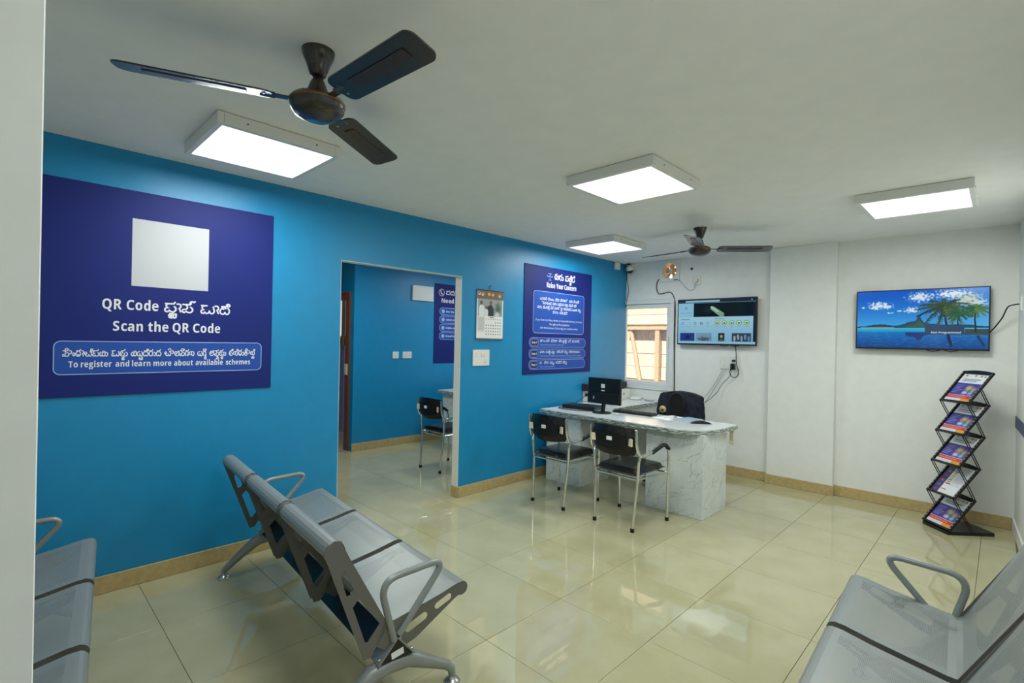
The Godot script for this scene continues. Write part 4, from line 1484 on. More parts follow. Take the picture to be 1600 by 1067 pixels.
	part(t, "nail", b, M.steel_dark)
	# security camera
	t = thing("security_camera", "white dome security camera in the corner under the ceiling", "security camera", Vector3(0.07, 2.44, -5.79))
	b = MB.new()
	b.box(Vector3(0.0, 0.035, -0.025), Vector3(0.07, 0.07, 0.046), 0.006)
	part(t, "mount", b, M.plastic_white)
	b = MB.new()
	b.box(Vector3(0.0, 0.06, 0.03), Vector3(0.05, 0.012, 0.03), 0.003)
	part(t, "bracket", b, M.plastic_black)
	b = MB.new()
	b.xf = Transform3D(Basis(Vector3.RIGHT, 0.3), Vector3(0.015, 0.0, 0.02))
	var pr := []
	for k in 9:
		var a := PI / 2 * k / 8.0
		pr.append(Vector2(0.046 * sin(a), 0.046 * cos(a)))
	pr.append(Vector2(0.046, -0.02))
	b.lathe(pr, 20)
	part(t, "dome", b, M.plastic_white)
	b = MB.new()
	b.xf = Transform3D(Basis(Vector3.RIGHT, 0.3), Vector3(0.015, 0.0, 0.02))
	pr = []
	for k in 9:
		var a := PI / 2 * k / 8.0
		pr.append(Vector2(0.04 * cos(a), -0.02 - 0.04 * sin(a)))
	b.lathe(pr, 20)
	part(t, "lens_cover", b, M.plastic_black)
	wire("camera_cable", "thin dark cable hanging from the security camera down the corner", [Vector3(0.015, 2.42, -5.82), Vector3(0.02, 2.3, -5.815), Vector3(0.045, 2.17, -5.815), Vector3(0.025, 2.05, -5.815), Vector3(0.008, 1.95, -5.815)], 0.004, M.cable_black)
	# extractor fan
	t = thing("extractor_fan", "square white extractor fan set in the wall above the window", "extractor fan", Vector3(0.618, 2.375, ZF))
	b = MB.new()
	b.plate(rrect(0.262, 0.268, 0.01), [disc(0.096, Vector2.ZERO, 32)], Vector2.ZERO, Vector2(1, 0), 0.0, 0.022)
	part(t, "frame", b, M.plastic_white)
	b = MB.new()
	for k in 32:
		var a0 := TAU * k / 32.0
		var a1 := TAU * (k + 1) / 32.0
		b.quad(Vector3(cos(a0), sin(a0), 0) * 0.096 + Vector3(0, 0, 0.022), Vector3(cos(a1), sin(a1), 0) * 0.096 + Vector3(0, 0, 0.022), Vector3(cos(a1), sin(a1), 0) * 0.09 + Vector3(0, 0, -0.1), Vector3(cos(a0), sin(a0), 0) * 0.09 + Vector3(0, 0, -0.1), -Vector3(cos(a0), sin(a0), 0))
	part(t, "duct", b, M.plastic_cream)
	var bm := mat(rgb(226, 196, 158), 0.35)
	bm.backlight_enabled = true
	bm.backlight = rgb(220, 180, 140)
	for k in 5:
		b = MB.new()
		b.xf = Transform3D(Basis(Vector3.BACK, TAU * k / 5.0) * Basis(Vector3.UP, 0.5), Vector3(0, 0, -0.04))
		b.ext(PackedVector2Array([Vector2(-0.012, 0.02), Vector2(0.014, 0.02), Vector2(0.04, 0.06), Vector2(0.032, 0.086), Vector2(-0.004, 0.088), Vector2(-0.026, 0.06)]), -0.001, 0.001)
		part(t, "blade", b, bm)
	b = MB.new()
	b.xf = Transform3D(Basis(Vector3.RIGHT, PI / 2), Vector3(0, 0, -0.05))
	b.lathe([Vector2(0.03, -0.02), Vector2(0.03, 0.02), Vector2(0.024, 0.03), Vector2(0, 0.034)], 18)
	part(t, "hub", b, M.plastic_cream)
	b = MB.new()
	b.box(Vector3(0, 0, -0.085), Vector3(0.19, 0.014, 0.01))
	b.box(Vector3(0, 0, -0.085), Vector3(0.014, 0.19, 0.01))
	part(t, "motor_bracket", b, M.steel_dark)
	b = MB.new()
	b.span(Vector3(0.06, -0.122, 0.022), Vector3(0.115, -0.108, 0.024))
	part(t, "name_plate", b, M.steel_dark)
	wire("fan_flex", "thin pale flex from the extractor fan to its socket", [Vector3(0.735, 2.28, -5.82), Vector3(0.79, 2.2, -5.83), Vector3(0.87, 2.125, -5.83), Vector3(0.93, 2.13, -5.828), Vector3(0.965, 2.21, -5.80)], 0.0035, M.cable_grey)
	wire("antenna_cable", "black cable running from the extractor fan down beside the window", [Vector3(0.479, 2.285, -5.83), Vector3(0.447, 2.24, -5.83), Vector3(0.445, 2.16, -5.83), Vector3(0.475, 2.1, -5.83), Vector3(0.545, 2.102, -5.83), Vector3(0.62, 2.113, -5.83), Vector3(0.668, 2.07, -5.83), Vector3(0.697, 1.95, -5.83), Vector3(0.7, 1.6, -5.83), Vector3(0.705, 1.2, -5.83), Vector3(0.71, 0.8, -5.83), Vector3(0.712, 0.3, -5.83), Vector3(0.712, 0.11, -5.83)], 0.0055, M.cable_black)
	wire("television_cable", "black cable looping from the web page television to the adapter", [Vector3(1.445, 1.47, -5.8), Vector3(1.45, 1.38, -5.81), Vector3(1.462, 1.27, -5.79), Vector3(1.487, 1.17, -5.79), Vector3(1.47, 1.115, -5.79), Vector3(1.425, 1.108, -5.79), Vector3(1.392, 1.15, -5.79), Vector3(1.405, 1.2, -5.79)], 0.0045, M.cable_black)
	wire("charger_cable", "thin grey cable sagging from the adapter to behind the jacket", [Vector3(1.408, 1.19, -5.79), Vector3(1.39, 1.12, -5.8), Vector3(1.305, 1.02, -5.8), Vector3(1.24, 0.9, -5.78), Vector3(1.12, 0.78, -5.7), Vector3(1.0, 0.7, -5.6), Vector3(0.9, 0.62, -5.55)], 0.003, M.cable_black)
	for k in 2:
		wire("pale_cable", ["thin pale cable slanting down from the switch side of the socket board", "thin pale cable slanting down from the socket board, the one beside the adapter"][k], [Vector3(1.3 + k * 0.03, 1.19, -5.826), Vector3(1.2 + k * 0.035, 1.0, -5.82), Vector3(1.08 + k * 0.05, 0.82, -5.8), Vector3(0.95 + k * 0.05, 0.66, -5.74)], 0.003, M.cable_grey, "pale cables under the socket board")
	wire("wall_socket_cable", "black cable from the palm beach television to the side wall socket", [Vector3(3.5, 1.6, -5.79), Vector3(3.545, 1.66, -5.78), Vector3(3.59, 1.74, -5.74), Vector3(3.62, 1.82, -5.66), Vector3(3.66, 1.835, -5.6), Vector3(3.685, 1.838, -5.585)], 0.005, M.cable_black)
	# recorder and boxes on the blue wall behind the monitor
	t = thing("network_recorder", "dark recorder box on the blue wall behind the monitor", "recorder", Vector3(0.0, 0.94, -5.3), 90)
	b = MB.new()
	b.span(Vector3(-0.42, -0.05, 0.002), Vector3(0.44, 0.03, 0.1), 0.004)
	part(t, "case", b, mat(rgb(44, 38, 38), 0.5))
	b = MB.new()
	b.span(Vector3(-0.4, -0.03, 0.1), Vector3(0.42, 0.015, 0.103), 0.001)
	part(t, "front_panel", b, M.plastic_black)
	t = thing("power_box", "tall white plastic box standing on the counter in the corner", "power box", Vector3(0.1, 0.75, -5.62))
	b = MB.new()
	b.box(Vector3(0, 0.062, 0), Vector3(0.12, 0.125, 0.2), 0.006)
	part(t, "case", b, M.plastic_white)
	b = MB.new()
	b.box(Vector3(0.0605, 0.07, 0.05), Vector3(0.002, 0.03, 0.04))
	part(t, "indicator_panel", b, M.cable_grey)

# ---------------------------------------------------------------- televisions
func television(called: String, label: String, at: Vector3, im: Image, w: float, h: float, glow: float) -> Node3D:
	var t := thing(called, label, "television", at, 0.0)
	var b := MB.new()
	b.span(Vector3(-w / 2, -h / 2, -0.035), Vector3(w / 2, h / 2, 0.0), 0.004)
	part(t, "housing", b, M.plastic_black)
	b = MB.new()
	b.span(Vector3(-0.16, -0.14, -0.072), Vector3(0.16, 0.14, -0.035))
	part(t, "wall_bracket", b, M.steel_dark)
	var q := 0.009
	b = MB.new()
	for r in [[-w / 2, w / 2, h / 2 - q, h / 2], [-w / 2, w / 2, -h / 2, -h / 2 + q * 1.8], [-w / 2, -w / 2 + q, -h / 2, h / 2], [w / 2 - q, w / 2, -h / 2, h / 2]]:
		b.span(Vector3(r[0], r[2], 0.0), Vector3(r[1], r[3], 0.005), 0.0015)
	part(t, "bezel", b, M.plastic_black)
	b = MB.new()
	b.quad(Vector3(-w / 2 + q, -h / 2 + q * 1.8, 0.002), Vector3(w / 2 - q, -h / 2 + q * 1.8, 0.002), Vector3(w / 2 - q, h / 2 - q, 0.002), Vector3(-w / 2 + q, h / 2 - q, 0.002), Vector3.BACK)
	part(t, "screen", b, screen_mat(im, glow))
	b = MB.new()
	for s in [0.1, 0.22]:
		b.tube([Vector3(s - 0.04, -h / 2, -0.015), Vector3(s, -h / 2 - 0.012, -0.01), Vector3(s + 0.05, -h / 2, -0.015)], 0.004, 6)
	part(t, "lower_cables", b, M.cable_black)
	var l := AreaLight3D.new()
	l.name = "screen_lamp"
	l.area_size = Vector2(w - 0.03, h - 0.03)
	l.light_color = Color(0.55, 0.8, 1.0)
	l.light_energy = 0.02
	l.area_range = 8.0
	l.area_attenuation = 2.0
	l.shadow_enabled = true
	l.position = Vector3(0, 0, 0.012)
	l.rotation_degrees = Vector3(0, 180, 0)
	t.add_child(l)
	return t

func palm(im: Image, x: float, y0: float, top: Vector2, size: float, trunk: float, rng: RandomNumberGenerator, dark: Color, lit: Color) -> void:
	im_line(im, Vector2(x, y0), Vector2(lerpf(x, top.x, 0.5) - 3.0, lerpf(y0, top.y, 0.5)), trunk, trunk * 0.8, rgb(34, 40, 44))
	im_line(im, Vector2(lerpf(x, top.x, 0.5) - 3.0, lerpf(y0, top.y, 0.5)), top, trunk * 0.8, trunk * 0.6, rgb(34, 40, 44))
	for k in 13:
		var a := TAU * k / 13.0 + rng.randf() * 0.2
		var c := dark.lerp(lit, rng.randf() * (0.8 if cos(a) > 0 else 0.35))
		var prev := top
		for s in range(1, 12):
			var f := s / 11.0
			var p := top + Vector2(cos(a) * size * f, -sin(a) * size * 0.62 * f + size * 0.3 * f * f)
			im_line(im, prev, p, 4.0, 3.0, c)
			for u in 6:
				var e := p + Vector2(rng.randf_range(-0.12, 0.12) * size, rng.randf_range(0.05, 0.2) * size * (1.1 - f))
				im_line(im, p, e, 2.6, 2.0, c.lerp(lit, rng.randf() * 0.4))
			prev = p

func screens() -> void:
	var rng := RandomNumberGenerator.new()
	rng.seed = 33
	var nz := FastNoiseLite.new()
	nz.seed = 6
	nz.frequency = 0.02
	# palm beach picture
	var w := 560
	var h := 326
	var im := im_new(w, h, Color.BLACK)
	for y in h:
		for x in w:
			var c: Color
			if y < 214: c = rgb(14, 92, 204).lerp(rgb(70, 176, 236), pow(y / 214.0, 1.3)).lerp(rgb(120, 200, 240), clampf((x - 380.0) / 400.0, 0.0, 0.4))
			elif y < 236: c = rgb(60, 190, 216).lerp(rgb(34, 150, 206), (y - 214) / 22.0)
			else: c = rgb(24, 118, 196).lerp(rgb(8, 66, 140), (y - 236) / 90.0).lerp(rgb(120, 190, 230), maxf(0.0, nz.get_noise_2d(x * 1.2, y * 5.0)) * 0.5)
			im.set_pixel(x, y, c)
	for q in [[105, 82, 56, 24], [80, 92, 30, 14], [140, 90, 30, 12], [250, 112, 40, 18], [285, 40, 60, 30], [420, 30, 90, 26], [198, 116, 12, 6], [154, 126, 16, 5], [26, 92, 10, 6], [520, 80, 40, 20]]:
		im_ell(im, q[0], q[1], q[2], q[3], rgb(226, 238, 246), 0.9, nz)
	for x in w:
		var y1 := 206.0 - 14.0 * exp(-pow((x - 110.0) / 60.0, 2.0)) - 26.0 * exp(-pow((x - 250.0) / 46.0, 2.0)) - 30.0 * exp(-pow((x - 283.0) / 14.0, 2.0)) - 14.0 * exp(-pow((x - 320.0) / 50.0, 2.0)) - 12.0 * exp(-pow((x - 440.0) / 80.0, 2.0)) + nz.get_noise_1d(x * 4.0) * 4.0
		for y in range(int(y1), 213):
			im.set_pixel(x, y, rgb(38, 66, 108).lerp(rgb(58, 96, 86), clampf((y - y1) / 24.0, 0.0, 1.0)))
		if absf(x - 283.0) < 60.0:
			for y in range(238, 238 + int((206.0 - y1) * 0.9)): im.set_pixel(x, y, rgb(34, 58, 130))
	for k in 60: im.fill_rect(Rect2i(int(20 + k * 2.6), 209 + k % 3, 2, 3), rgb(206, 214, 196))
	im.fill_rect(Rect2i(470, 220, 90, 30), rgb(62, 74, 74))
	im_ell(im, 480, 60, 60, 40, rgb(206, 216, 196), 0.9, nz)
	palm(im, 404, 250, Vector2(388, 92), 118, 9, rng, rgb(20, 48, 38), rgb(96, 122, 58))
	palm(im, 450, 238, Vector2(440, 130), 50, 5, rng, rgb(24, 70, 50), rgb(80, 140, 84))
	palm(im, 512, 232, Vector2(510, 106), 56, 6, rng, rgb(30, 74, 50), rgb(110, 150, 80))
	im_line(im, Vector2(404, 258), Vector2(418, 310), 12, 8, rgb(14, 40, 84))
	im_line(im, Vector2(520, 258), Vector2(545, 310), 7, 5, rgb(30, 50, 80))
	im.fill_rect(Rect2i(308, 198, 160, 52), rgb(44, 72, 104))
	var tv := television("beach_television", "wall television showing a palm beach, above the brochure stand", Vector3(3.052, 1.735, -5.765), im, 0.934, 0.545, 0.85)
	var note := screen_mat(im_new(4, 4, rgb(206, 214, 222)), 0.9)
	words(tv, "Not Programmed", 0.192, -0.125, 0.205, 0.017, 0.003, note)
	# web page
	im = im_new(w, h, rgb(150, 204, 232))
	for y in h:
		for x in w:
			if y > 130: im.set_pixel(x, y, rgb(172, 218, 238).lerp(rgb(126, 186, 220), (y - 130) / 196.0))
	im.fill_rect(Rect2i(0, 0, w, 24), rgb(26, 36, 58))
	im.fill_rect(Rect2i(56, 6, 256, 14), rgb(150, 200, 222))
	for k in 3: im_ell(im, 12 + k * 16, 13, 3, 3, rgb(120, 140, 160))
	im_ell(im, 532, 12, 4, 4, rgb(200, 206, 210))
	im.fill_rect(Rect2i(120, 26, 424, 102), rgb(7, 16, 17))
	im.fill_rect(Rect2i(544, 26, 16, 300), rgb(16, 30, 46))
	im_ell(im, 226, 80, 40, 26, rgb(20, 42, 58), 0.8, nz)
	im_line(im, Vector2(256, 62), Vector2(330, 116), 20, 26, rgb(128, 176, 146))
	im_line(im, Vector2(252, 58), Vector2(300, 92), 8, 6, rgb(196, 222, 206))
	im_ell(im, 60, 62, 9, 9, rgb(40, 84, 130))
	im_ell(im, 60, 62, 6, 6, rgb(160, 210, 234))
	im.fill_rect(Rect2i(20, 96, 88, 3), rgb(96, 150, 186))
	im.fill_rect(Rect2i(20, 146, 72, 4), rgb(70, 120, 160))
	im.fill_rect(Rect2i(276, 142, 70, 4), rgb(90, 140, 120))
	var ic := [rgb(40, 110, 176), rgb(120, 190, 220), rgb(74, 110, 140), rgb(24, 34, 52), rgb(160, 110, 140)]
	for k in 5:
		im_ell(im, 36 + k * 48, 176, 9, 9, ic[k])
		im_ell(im, 36 + k * 48, 176, 5, 5, rgb(196, 226, 238))
		im.fill_rect(Rect2i(22 + k * 48, 198, 28, 3), rgb(110, 160, 190))
		im_ell(im, 296 + k * 51, 174, 18, 18, rgb(86, 150, 40))
		im_ell(im, 296 + k * 51, 174, 14, 14, rgb(222, 236, 200))
		im_ell(im, 296 + k * 51, 175, 9, 7, rgb(78, 140, 44))
		im.fill_rect(Rect2i(282 + k * 51, 200, 28, 3), rgb(110, 160, 190))
	im.fill_rect(Rect2i(18, 232, 50, 3), rgb(96, 150, 186))
	im.fill_rect(Rect2i(18, 248, 112, 60), rgb(36, 62, 138))
	im_ell(im, 78, 278, 26, 18, rgb(24, 36, 84), 0.6, nz)
	im.fill_rect(Rect2i(142, 248, 116, 60), rgb(120, 160, 190))
	im_ell(im, 200, 292, 54, 18, rgb(64, 84, 84), 0.8, nz)
	im.fill_rect(Rect2i(306, 248, 44, 60), rgb(34, 44, 48))
	im_ell(im, 328, 272, 9, 12, rgb(196, 164, 130))
	im_ell(im, 328, 304, 18, 14, rgb(76, 112, 88))
	im.fill_rect(Rect2i(402, 248, 130, 60), rgb(52, 66, 84))
	for k in 5: im_ell(im, 420 + k * 24, 286 - (k % 2) * 10, 8, 20, rgb(170 - k * 16, 178 - k * 10, 190))
	im.fill_rect(Rect2i(0, 308, w, 18), rgb(150, 200, 226))
	television("web_television", "wall television showing a pale blue web page, beside the window", Vector3(1.222, 1.735, -5.765), im, 0.91, 0.54, 0.72)

# ---------------------------------------------------------------- ceiling fans
func make_fan(label: String, at: Vector3, turns: Array) -> void:
	var t := thing("ceiling_fan", label, "ceiling fan", at, 0.0, "brown three-blade ceiling fans")
	var b := MB.new()
	b.lathe([Vector2(0.0, 0.0), Vector2(0.058, 0.0), Vector2(0.056, -0.014), Vector2(0.048, -0.034), Vector2(0.046, -0.036), Vector2(0.036, -0.066), Vector2(0.027, -0.09), Vector2(0.016, -0.097), Vector2(0, -0.097)], 28)
	part(t, "canopy", b, M.fan_brown)
	b = MB.new()
	b.lathe([Vector2(0.011, -0.09), Vector2(0.011, -0.115)], 14)
	part(t, "rod", b, M.fan_brown)
	b = MB.new()
	b.lathe([Vector2(0.0, -0.102), Vector2(0.02, -0.104), Vector2(0.026, -0.115), Vector2(0.033, -0.135), Vector2(0.04, -0.155), Vector2(0.044, -0.172)], 24)
	part(t, "lower_cup", b, M.fan_brown)
	b = MB.new()
	b.lathe([Vector2(0.044, -0.166), Vector2(0.07, -0.17), Vector2(0.09, -0.178), Vector2(0.097, -0.188)], 32)
	b.lathe([Vector2(0.097, -0.196), Vector2(0.094, -0.212), Vector2(0.08, -0.232), Vector2(0.05, -0.247), Vector2(0.0, -0.252)], 32)
	var mo := part(t, "motor", b, M.fan_brown)
	b = MB.new()
	b.lathe([Vector2(0.0965, -0.187), Vector2(0.099, -0.19), Vector2(0.099, -0.194), Vector2(0.0965, -0.197)], 32)
	part(mo, "trim_ring", b, M.fan_gold)
	for a in turns:
		var br := Basis(Vector3.UP, deg_to_rad(-a))
		b = MB.new()
		b.xf = Transform3D(br * Basis(Vector3.RIGHT, 0.0), Vector3.ZERO)
		b.box(Vector3(0.115, -0.19, 0), Vector3(0.06, 0.005, 0.03), 0.002)
		b.box(Vector3(0.165, -0.19, 0), Vector3(0.05, 0.005, 0.045), 0.002)
		var bl := part(t, "blade", b, M.fan_brown)
		b = MB.new()
		b.xf = Transform3D(br * Basis(Vector3.RIGHT, deg_to_rad(-13.0)), Vector3(0, -0.19, 0))
		var o := PackedVector2Array()
		for q in rrect(0.455, 0.128, 0.034, Vector2(0.3775, 0.0), 6): o.append(Vector2(q.x, q.y * (0.93 if q.x < 0.3 else 1.0)))
		b.xf = b.xf * Transform3D(Basis(Vector3.RIGHT, PI / 2), Vector3.ZERO)
		b.ext(o, -0.003, 0.0025)
		part(bl, "blade_wing", b, M.fan_brown)
		b = MB.new()
		b.xf = Transform3D(br * Basis(Vector3.RIGHT, deg_to_rad(-13.0)) * Basis(Vector3.RIGHT, PI / 2), Vector3(0, -0.19, 0))
		b.ext(rrect(0.3, 0.044, 0.008, Vector2(0.38, 0.0), 3), 0.0025, 0.0055)
		part(bl, "raised_panel", b, M.fan_panel)
		b = MB.new()
		b.xf = Transform3D(br * Basis(Vector3.RIGHT, deg_to_rad(-13.0)) * Basis(Vector3.RIGHT, PI / 2), Vector3(0, -0.19, 0))
		for q in [Vector2(0.175, -0.02), Vector2(0.175, 0.02)]:
			b.ext(disc(0.005, q, 8), 0.002, 0.0055)
		part(bl, "screw_pair", b, M.steel_bright)

func fans() -> void:
	make_fan("brown three-blade ceiling fan above the benches", Vector3(1.79, CEIL, -0.805), [112.0, -4.0, 236.0])
	make_fan("brown three-blade ceiling fan between the desk and the palm beach television", Vector3(1.64, CEIL, -4.386), [72.0, 188.0, -36.0])

# ---------------------------------------------------------------- things on the desk
func desk_things() -> void:
	var t := thing("monitor", "black computer monitor seen from behind on the reception desk", "monitor", Vector3(0.69, 0.75, -4.34), 0.0)
	var b := MB.new()
	b.span(Vector3(-0.195, 0.09, -0.02), Vector3(0.195, 0.355, 0.012), 0.005)
	part(t, "housing", b, M.plastic_black)
	b = MB.new()
	b.span(Vector3(-0.185, 0.1, -0.0215), Vector3(0.185, 0.345, -0.02))
	part(t, "screen", b, mat(rgb(8, 9, 11), 0.1))
	b = MB.new()
	b.span(Vector3(-0.19, 0.095, 0.012), Vector3(0.19, 0.205, 0.03), 0.008)
	part(t, "back_bulge", b, M.plastic_black)
	for q in [[-0.01, 0.275, 0.045, 0.04, M.paper], [-0.01, 0.228, 0.042, 0.012, M.paper], [-0.11, 0.15, 0.012, 0.03, M.cable_grey]]:
		b = MB.new()
		var zz := 0.0122 if q[1] > 0.21 else 0.0302
		b.span(Vector3(q[0] - q[2] / 2, q[1] - q[3] / 2, zz), Vector3(q[0] + q[2] / 2, q[1] + q[3] / 2, zz + 0.0006))
		part(t, "label_sticker", b, q[4])
	b = MB.new()
	b.tube([Vector3(-0.01, 0.01, 0.01), Vector3(0, 0.1, 0.005)], 0.022, 12)
	part(t, "stand_neck", b, M.plastic_black)
	b = MB.new()
	b.lathe([Vector2(0, 0), Vector2(0.1, 0), Vector2(0.1, 0.006), Vector2(0.07, 0.012), Vector2(0.0, 0.016)], 28, Vector3(-0.01, 0, 0.02))
	part(t, "stand_foot", b, M.plastic_black)
	# keyboard
	t = thing("keyboard", "black keyboard lying on the reception desk beside the monitor", "keyboard", Vector3(0.925, 0.75, -4.54), 2.0)
	b = MB.new()
	b.span(Vector3(-0.22, 0.0, -0.07), Vector3(0.22, 0.018, 0.07), 0.005)
	part(t, "case", b, M.plastic_black)
	b = MB.new()
	for r in 5:
		for c in 15:
			b.box(Vector3(-0.2 + c * 0.0285, 0.021, -0.05 + r * 0.025), Vector3(0.024, 0.007, 0.02), 0.002)
	part(t, "keys", b, M.cable_black).set_meta("kind", "stuff")
	# black video box with cables at the desk's wall end
	t = thing("set_top_box", "flat black box with tangled cables at the wall end of the desk", "video box", Vector3(0.36, 0.75, -4.42), 10.0)
	b = MB.new()
	b.span(Vector3(-0.19, 0.004, -0.11), Vector3(0.19, 0.042, 0.11), 0.004)
	part(t, "case", b, M.plastic_black)
	for sx in [-0.15, 0.15]:
		for sz in [-0.08, 0.08]:
			b = MB.new()
			b.lathe([Vector2(0, 0), Vector2(0.012, 0), Vector2(0.012, 0.005)], 10, Vector3(sx, 0, sz))
			part(t, "foot", b, M.rubber)
	wire("desk_cable", "black cable curling across the desk in front of the video box", [Vector3(0.14, 0.756, -4.5), Vector3(0.17, 0.757, -4.25), Vector3(0.3, 0.757, -4.2), Vector3(0.42, 0.757, -4.21), Vector3(0.5, 0.757, -4.25), Vector3(0.56, 0.757, -4.3)], 0.004, M.cable_black)
	wire("power_lead", "black lead rising from the video box to the wall socket", [Vector3(0.2, 0.775, -4.5), Vector3(0.12, 0.78, -4.62), Vector3(0.06, 0.8, -4.8), Vector3(0.03, 0.83, -4.93)], 0.004, M.cable_black)
	t = thing("lead_plug", "black plug in the socket plate beside the monitor", "plug", Vector3(0.012, 0.835, -4.955), 90)
	b = MB.new()
	b.ext(rrect(0.036, 0.036, 0.008), 0.003, 0.03)
	part(t, "body", b, M.plastic_black)
	# crumpled paper by the stand
	t = thing("paper_note", "small white note beside the monitor foot", "note", Vector3(0.8, 0.7505, -4.36), 25.0)
	b = MB.new()
	b.span(Vector3(-0.04, 0, -0.03), Vector3(0.04, 0.002, 0.03))
	part(t, "sheet", b, M.paper)
	# sheet with pen
	t = thing("paper_sheet", "white sheet of paper under the pen on the reception desk", "paper", Vector3(1.3, 0.7505, -4.57), -15.0)
	b = MB.new()
	b.span(Vector3(-0.105, 0, -0.148), Vector3(0.105, 0.001, 0.148))
	part(t, "sheet", b, M.paper)
	t = thing("pen", "purple and white pen lying on the paper sheet", "pen", Vector3(1.3, 0.756, -4.58), 62.0)
	b = MB.new()
	b.tube([Vector3(-0.07, 0, 0), Vector3(0.03, 0, 0)], 0.0045, 10)
	part(t, "barrel", b, M.plastic_white)
	b = MB.new()
	b.tube([Vector3(0.03, 0, 0), Vector3(0.072, 0, 0)], 0.0052, 10)
	part(t, "cap", b, mat(rgb(70, 44, 96), 0.4))
	t = thing("blue_folder", "pale blue plastic folder on the reception desk beside the remote control", "folder", Vector3(1.47, 0.7505, -4.6), -14.0)
	b = MB.new()
	b.span(Vector3(-0.11, 0, -0.14), Vector3(0.06, 0.003, 0.14), 0.001)
	part(t, "cover", b, mat(rgb(176, 200, 220), 0.25))
	# remote control
	t = thing("remote_control", "chunky black remote control near the rounded end of the desk", "remote control", Vector3(1.645, 0.75, -4.475), 38.0)
	b = MB.new()
	var sec := PackedVector2Array()
	for k in 17:
		var u := -1.0 + 2.0 * k / 16.0
		sec.append(Vector2(u * 0.095, 0.02 + 0.006 * cos(u * 3.0) - 0.014 * pow(absf(u), 5.0)))
	sec.append(Vector2(0.09, 0.001))
	sec.append(Vector2(-0.09, 0.001))
	b.ext(sec, -0.026, 0.026)
	part(t, "case", b, M.plastic_black)
	for r in 3:
		for c in 5:
			b = MB.new()
			b.lathe([Vector2(0.005, 0), Vector2(0.0045, 0.002), Vector2(0, 0.0025)], 8, Vector3(-0.055 + c * 0.024, 0.0245 - 0.003 * absf(c - 2.0), -0.014 + r * 0.014))
			part(t, "button", b, M.cable_grey if (r + c) % 4 == 0 else M.steel_dark)
	# router on the counter
	t = thing("wireless_router", "small rounded white router on the counter under the window", "router", Vector3(0.25, 0.75, -5.7))
	b = MB.new()
	b.lathe([Vector2(0, 0), Vector2(0.068, 0), Vector2(0.078, 0.01), Vector2(0.076, 0.024), Vector2(0.06, 0.032), Vector2(0, 0.034)], 28)
	part(t, "case", b, M.plastic_white)
	b = MB.new()
	b.tube(smooth([Vector3(0.07, 0.012, 0), Vector3(0.12, 0.02, 0.0), Vector3(0.17, 0.005, 0.03), Vector3(0.26, 0.006, 0.0)]), 0.003, 8)
	part(t, "cable", b, M.cable_black)

# ---------------------------------------------------------------- brochure stand
func leaflet_image(kind: int) -> Image:
	var im := im_new(120, 170, rgb(226, 229, 233))
	var nz := FastNoiseLite.new()
	nz.seed = 31 + kind
	nz.frequency = 0.06
	if kind == 0:
		for q in [[18, 14], [62, 12], [90, 14], [108, 15]]: im_ell(im, q[0], q[1], 6, 6, rgb(196, 160, 70))
		im.fill_rect(Rect2i(16, 34, 84, 5), rgb(110, 130, 150))
		im.fill_rect(Rect2i(16, 44, 70, 5), rgb(120, 140, 160))
		im.fill_rect(Rect2i(0, 60, 120, 72), rgb(66, 58, 148))
		for k in 6: im.fill_rect(Rect2i(8, 72 + k * 9, 40 - (k % 3) * 6, 3), rgb(150, 150, 206))
		im_ell(im, 76, 88, 22, 20, rgb(198, 186, 132), 0.9, nz)
		im_ell(im, 102, 96, 16, 20, rgb(190, 160, 110), 0.9, nz)
		im_ell(im, 72, 116, 18, 14, rgb(206, 206, 226), 0.6, nz)
		im_ell(im, 100, 118, 14, 14, rgb(120, 196, 190), 0.6, nz)
		im.fill_rect(Rect2i(0, 134, 120, 18), rgb(196, 62, 70))
		for k in 13: im.fill_rect(Rect2i(8 + k * 7, 139, 5, 8), rgb(232, 130, 110))
		im.fill_rect(Rect2i(0, 152, 120, 18), rgb(214, 218, 226))
		im.fill_rect(Rect2i(80, 152, 40, 18), rgb(228, 160, 40))
	else:
		im.fill_rect(Rect2i(0, 0, 36, 170), rgb(58, 52, 110))
		for k in 6: im_ell(im, 18, 16 + k * 28, 11, 10, [rgb(90, 84, 90), rgb(150, 130, 90), rgb(120, 70, 130), rgb(206, 80, 90), rgb(90, 110, 160), rgb(150, 60, 90)][k], 0.4, nz)
		for k in 9: im.fill_rect(Rect2i(42, 14 + k * 12, 18, 6), [rgb(206, 160, 60), rgb(190, 180, 70), rgb(96, 150, 80), rgb(206, 150, 60)][k % 4])
		im.fill_rect(Rect2i(40, 108, 26, 6), rgb(196, 70, 110))
		im.fill_rect(Rect2i(40, 142, 26, 5), rgb(200, 80, 130))
		for k in 12: im.fill_rect(Rect2i(68, 16 + k * 9, 44, 2), rgb(170, 182, 200))
	return im

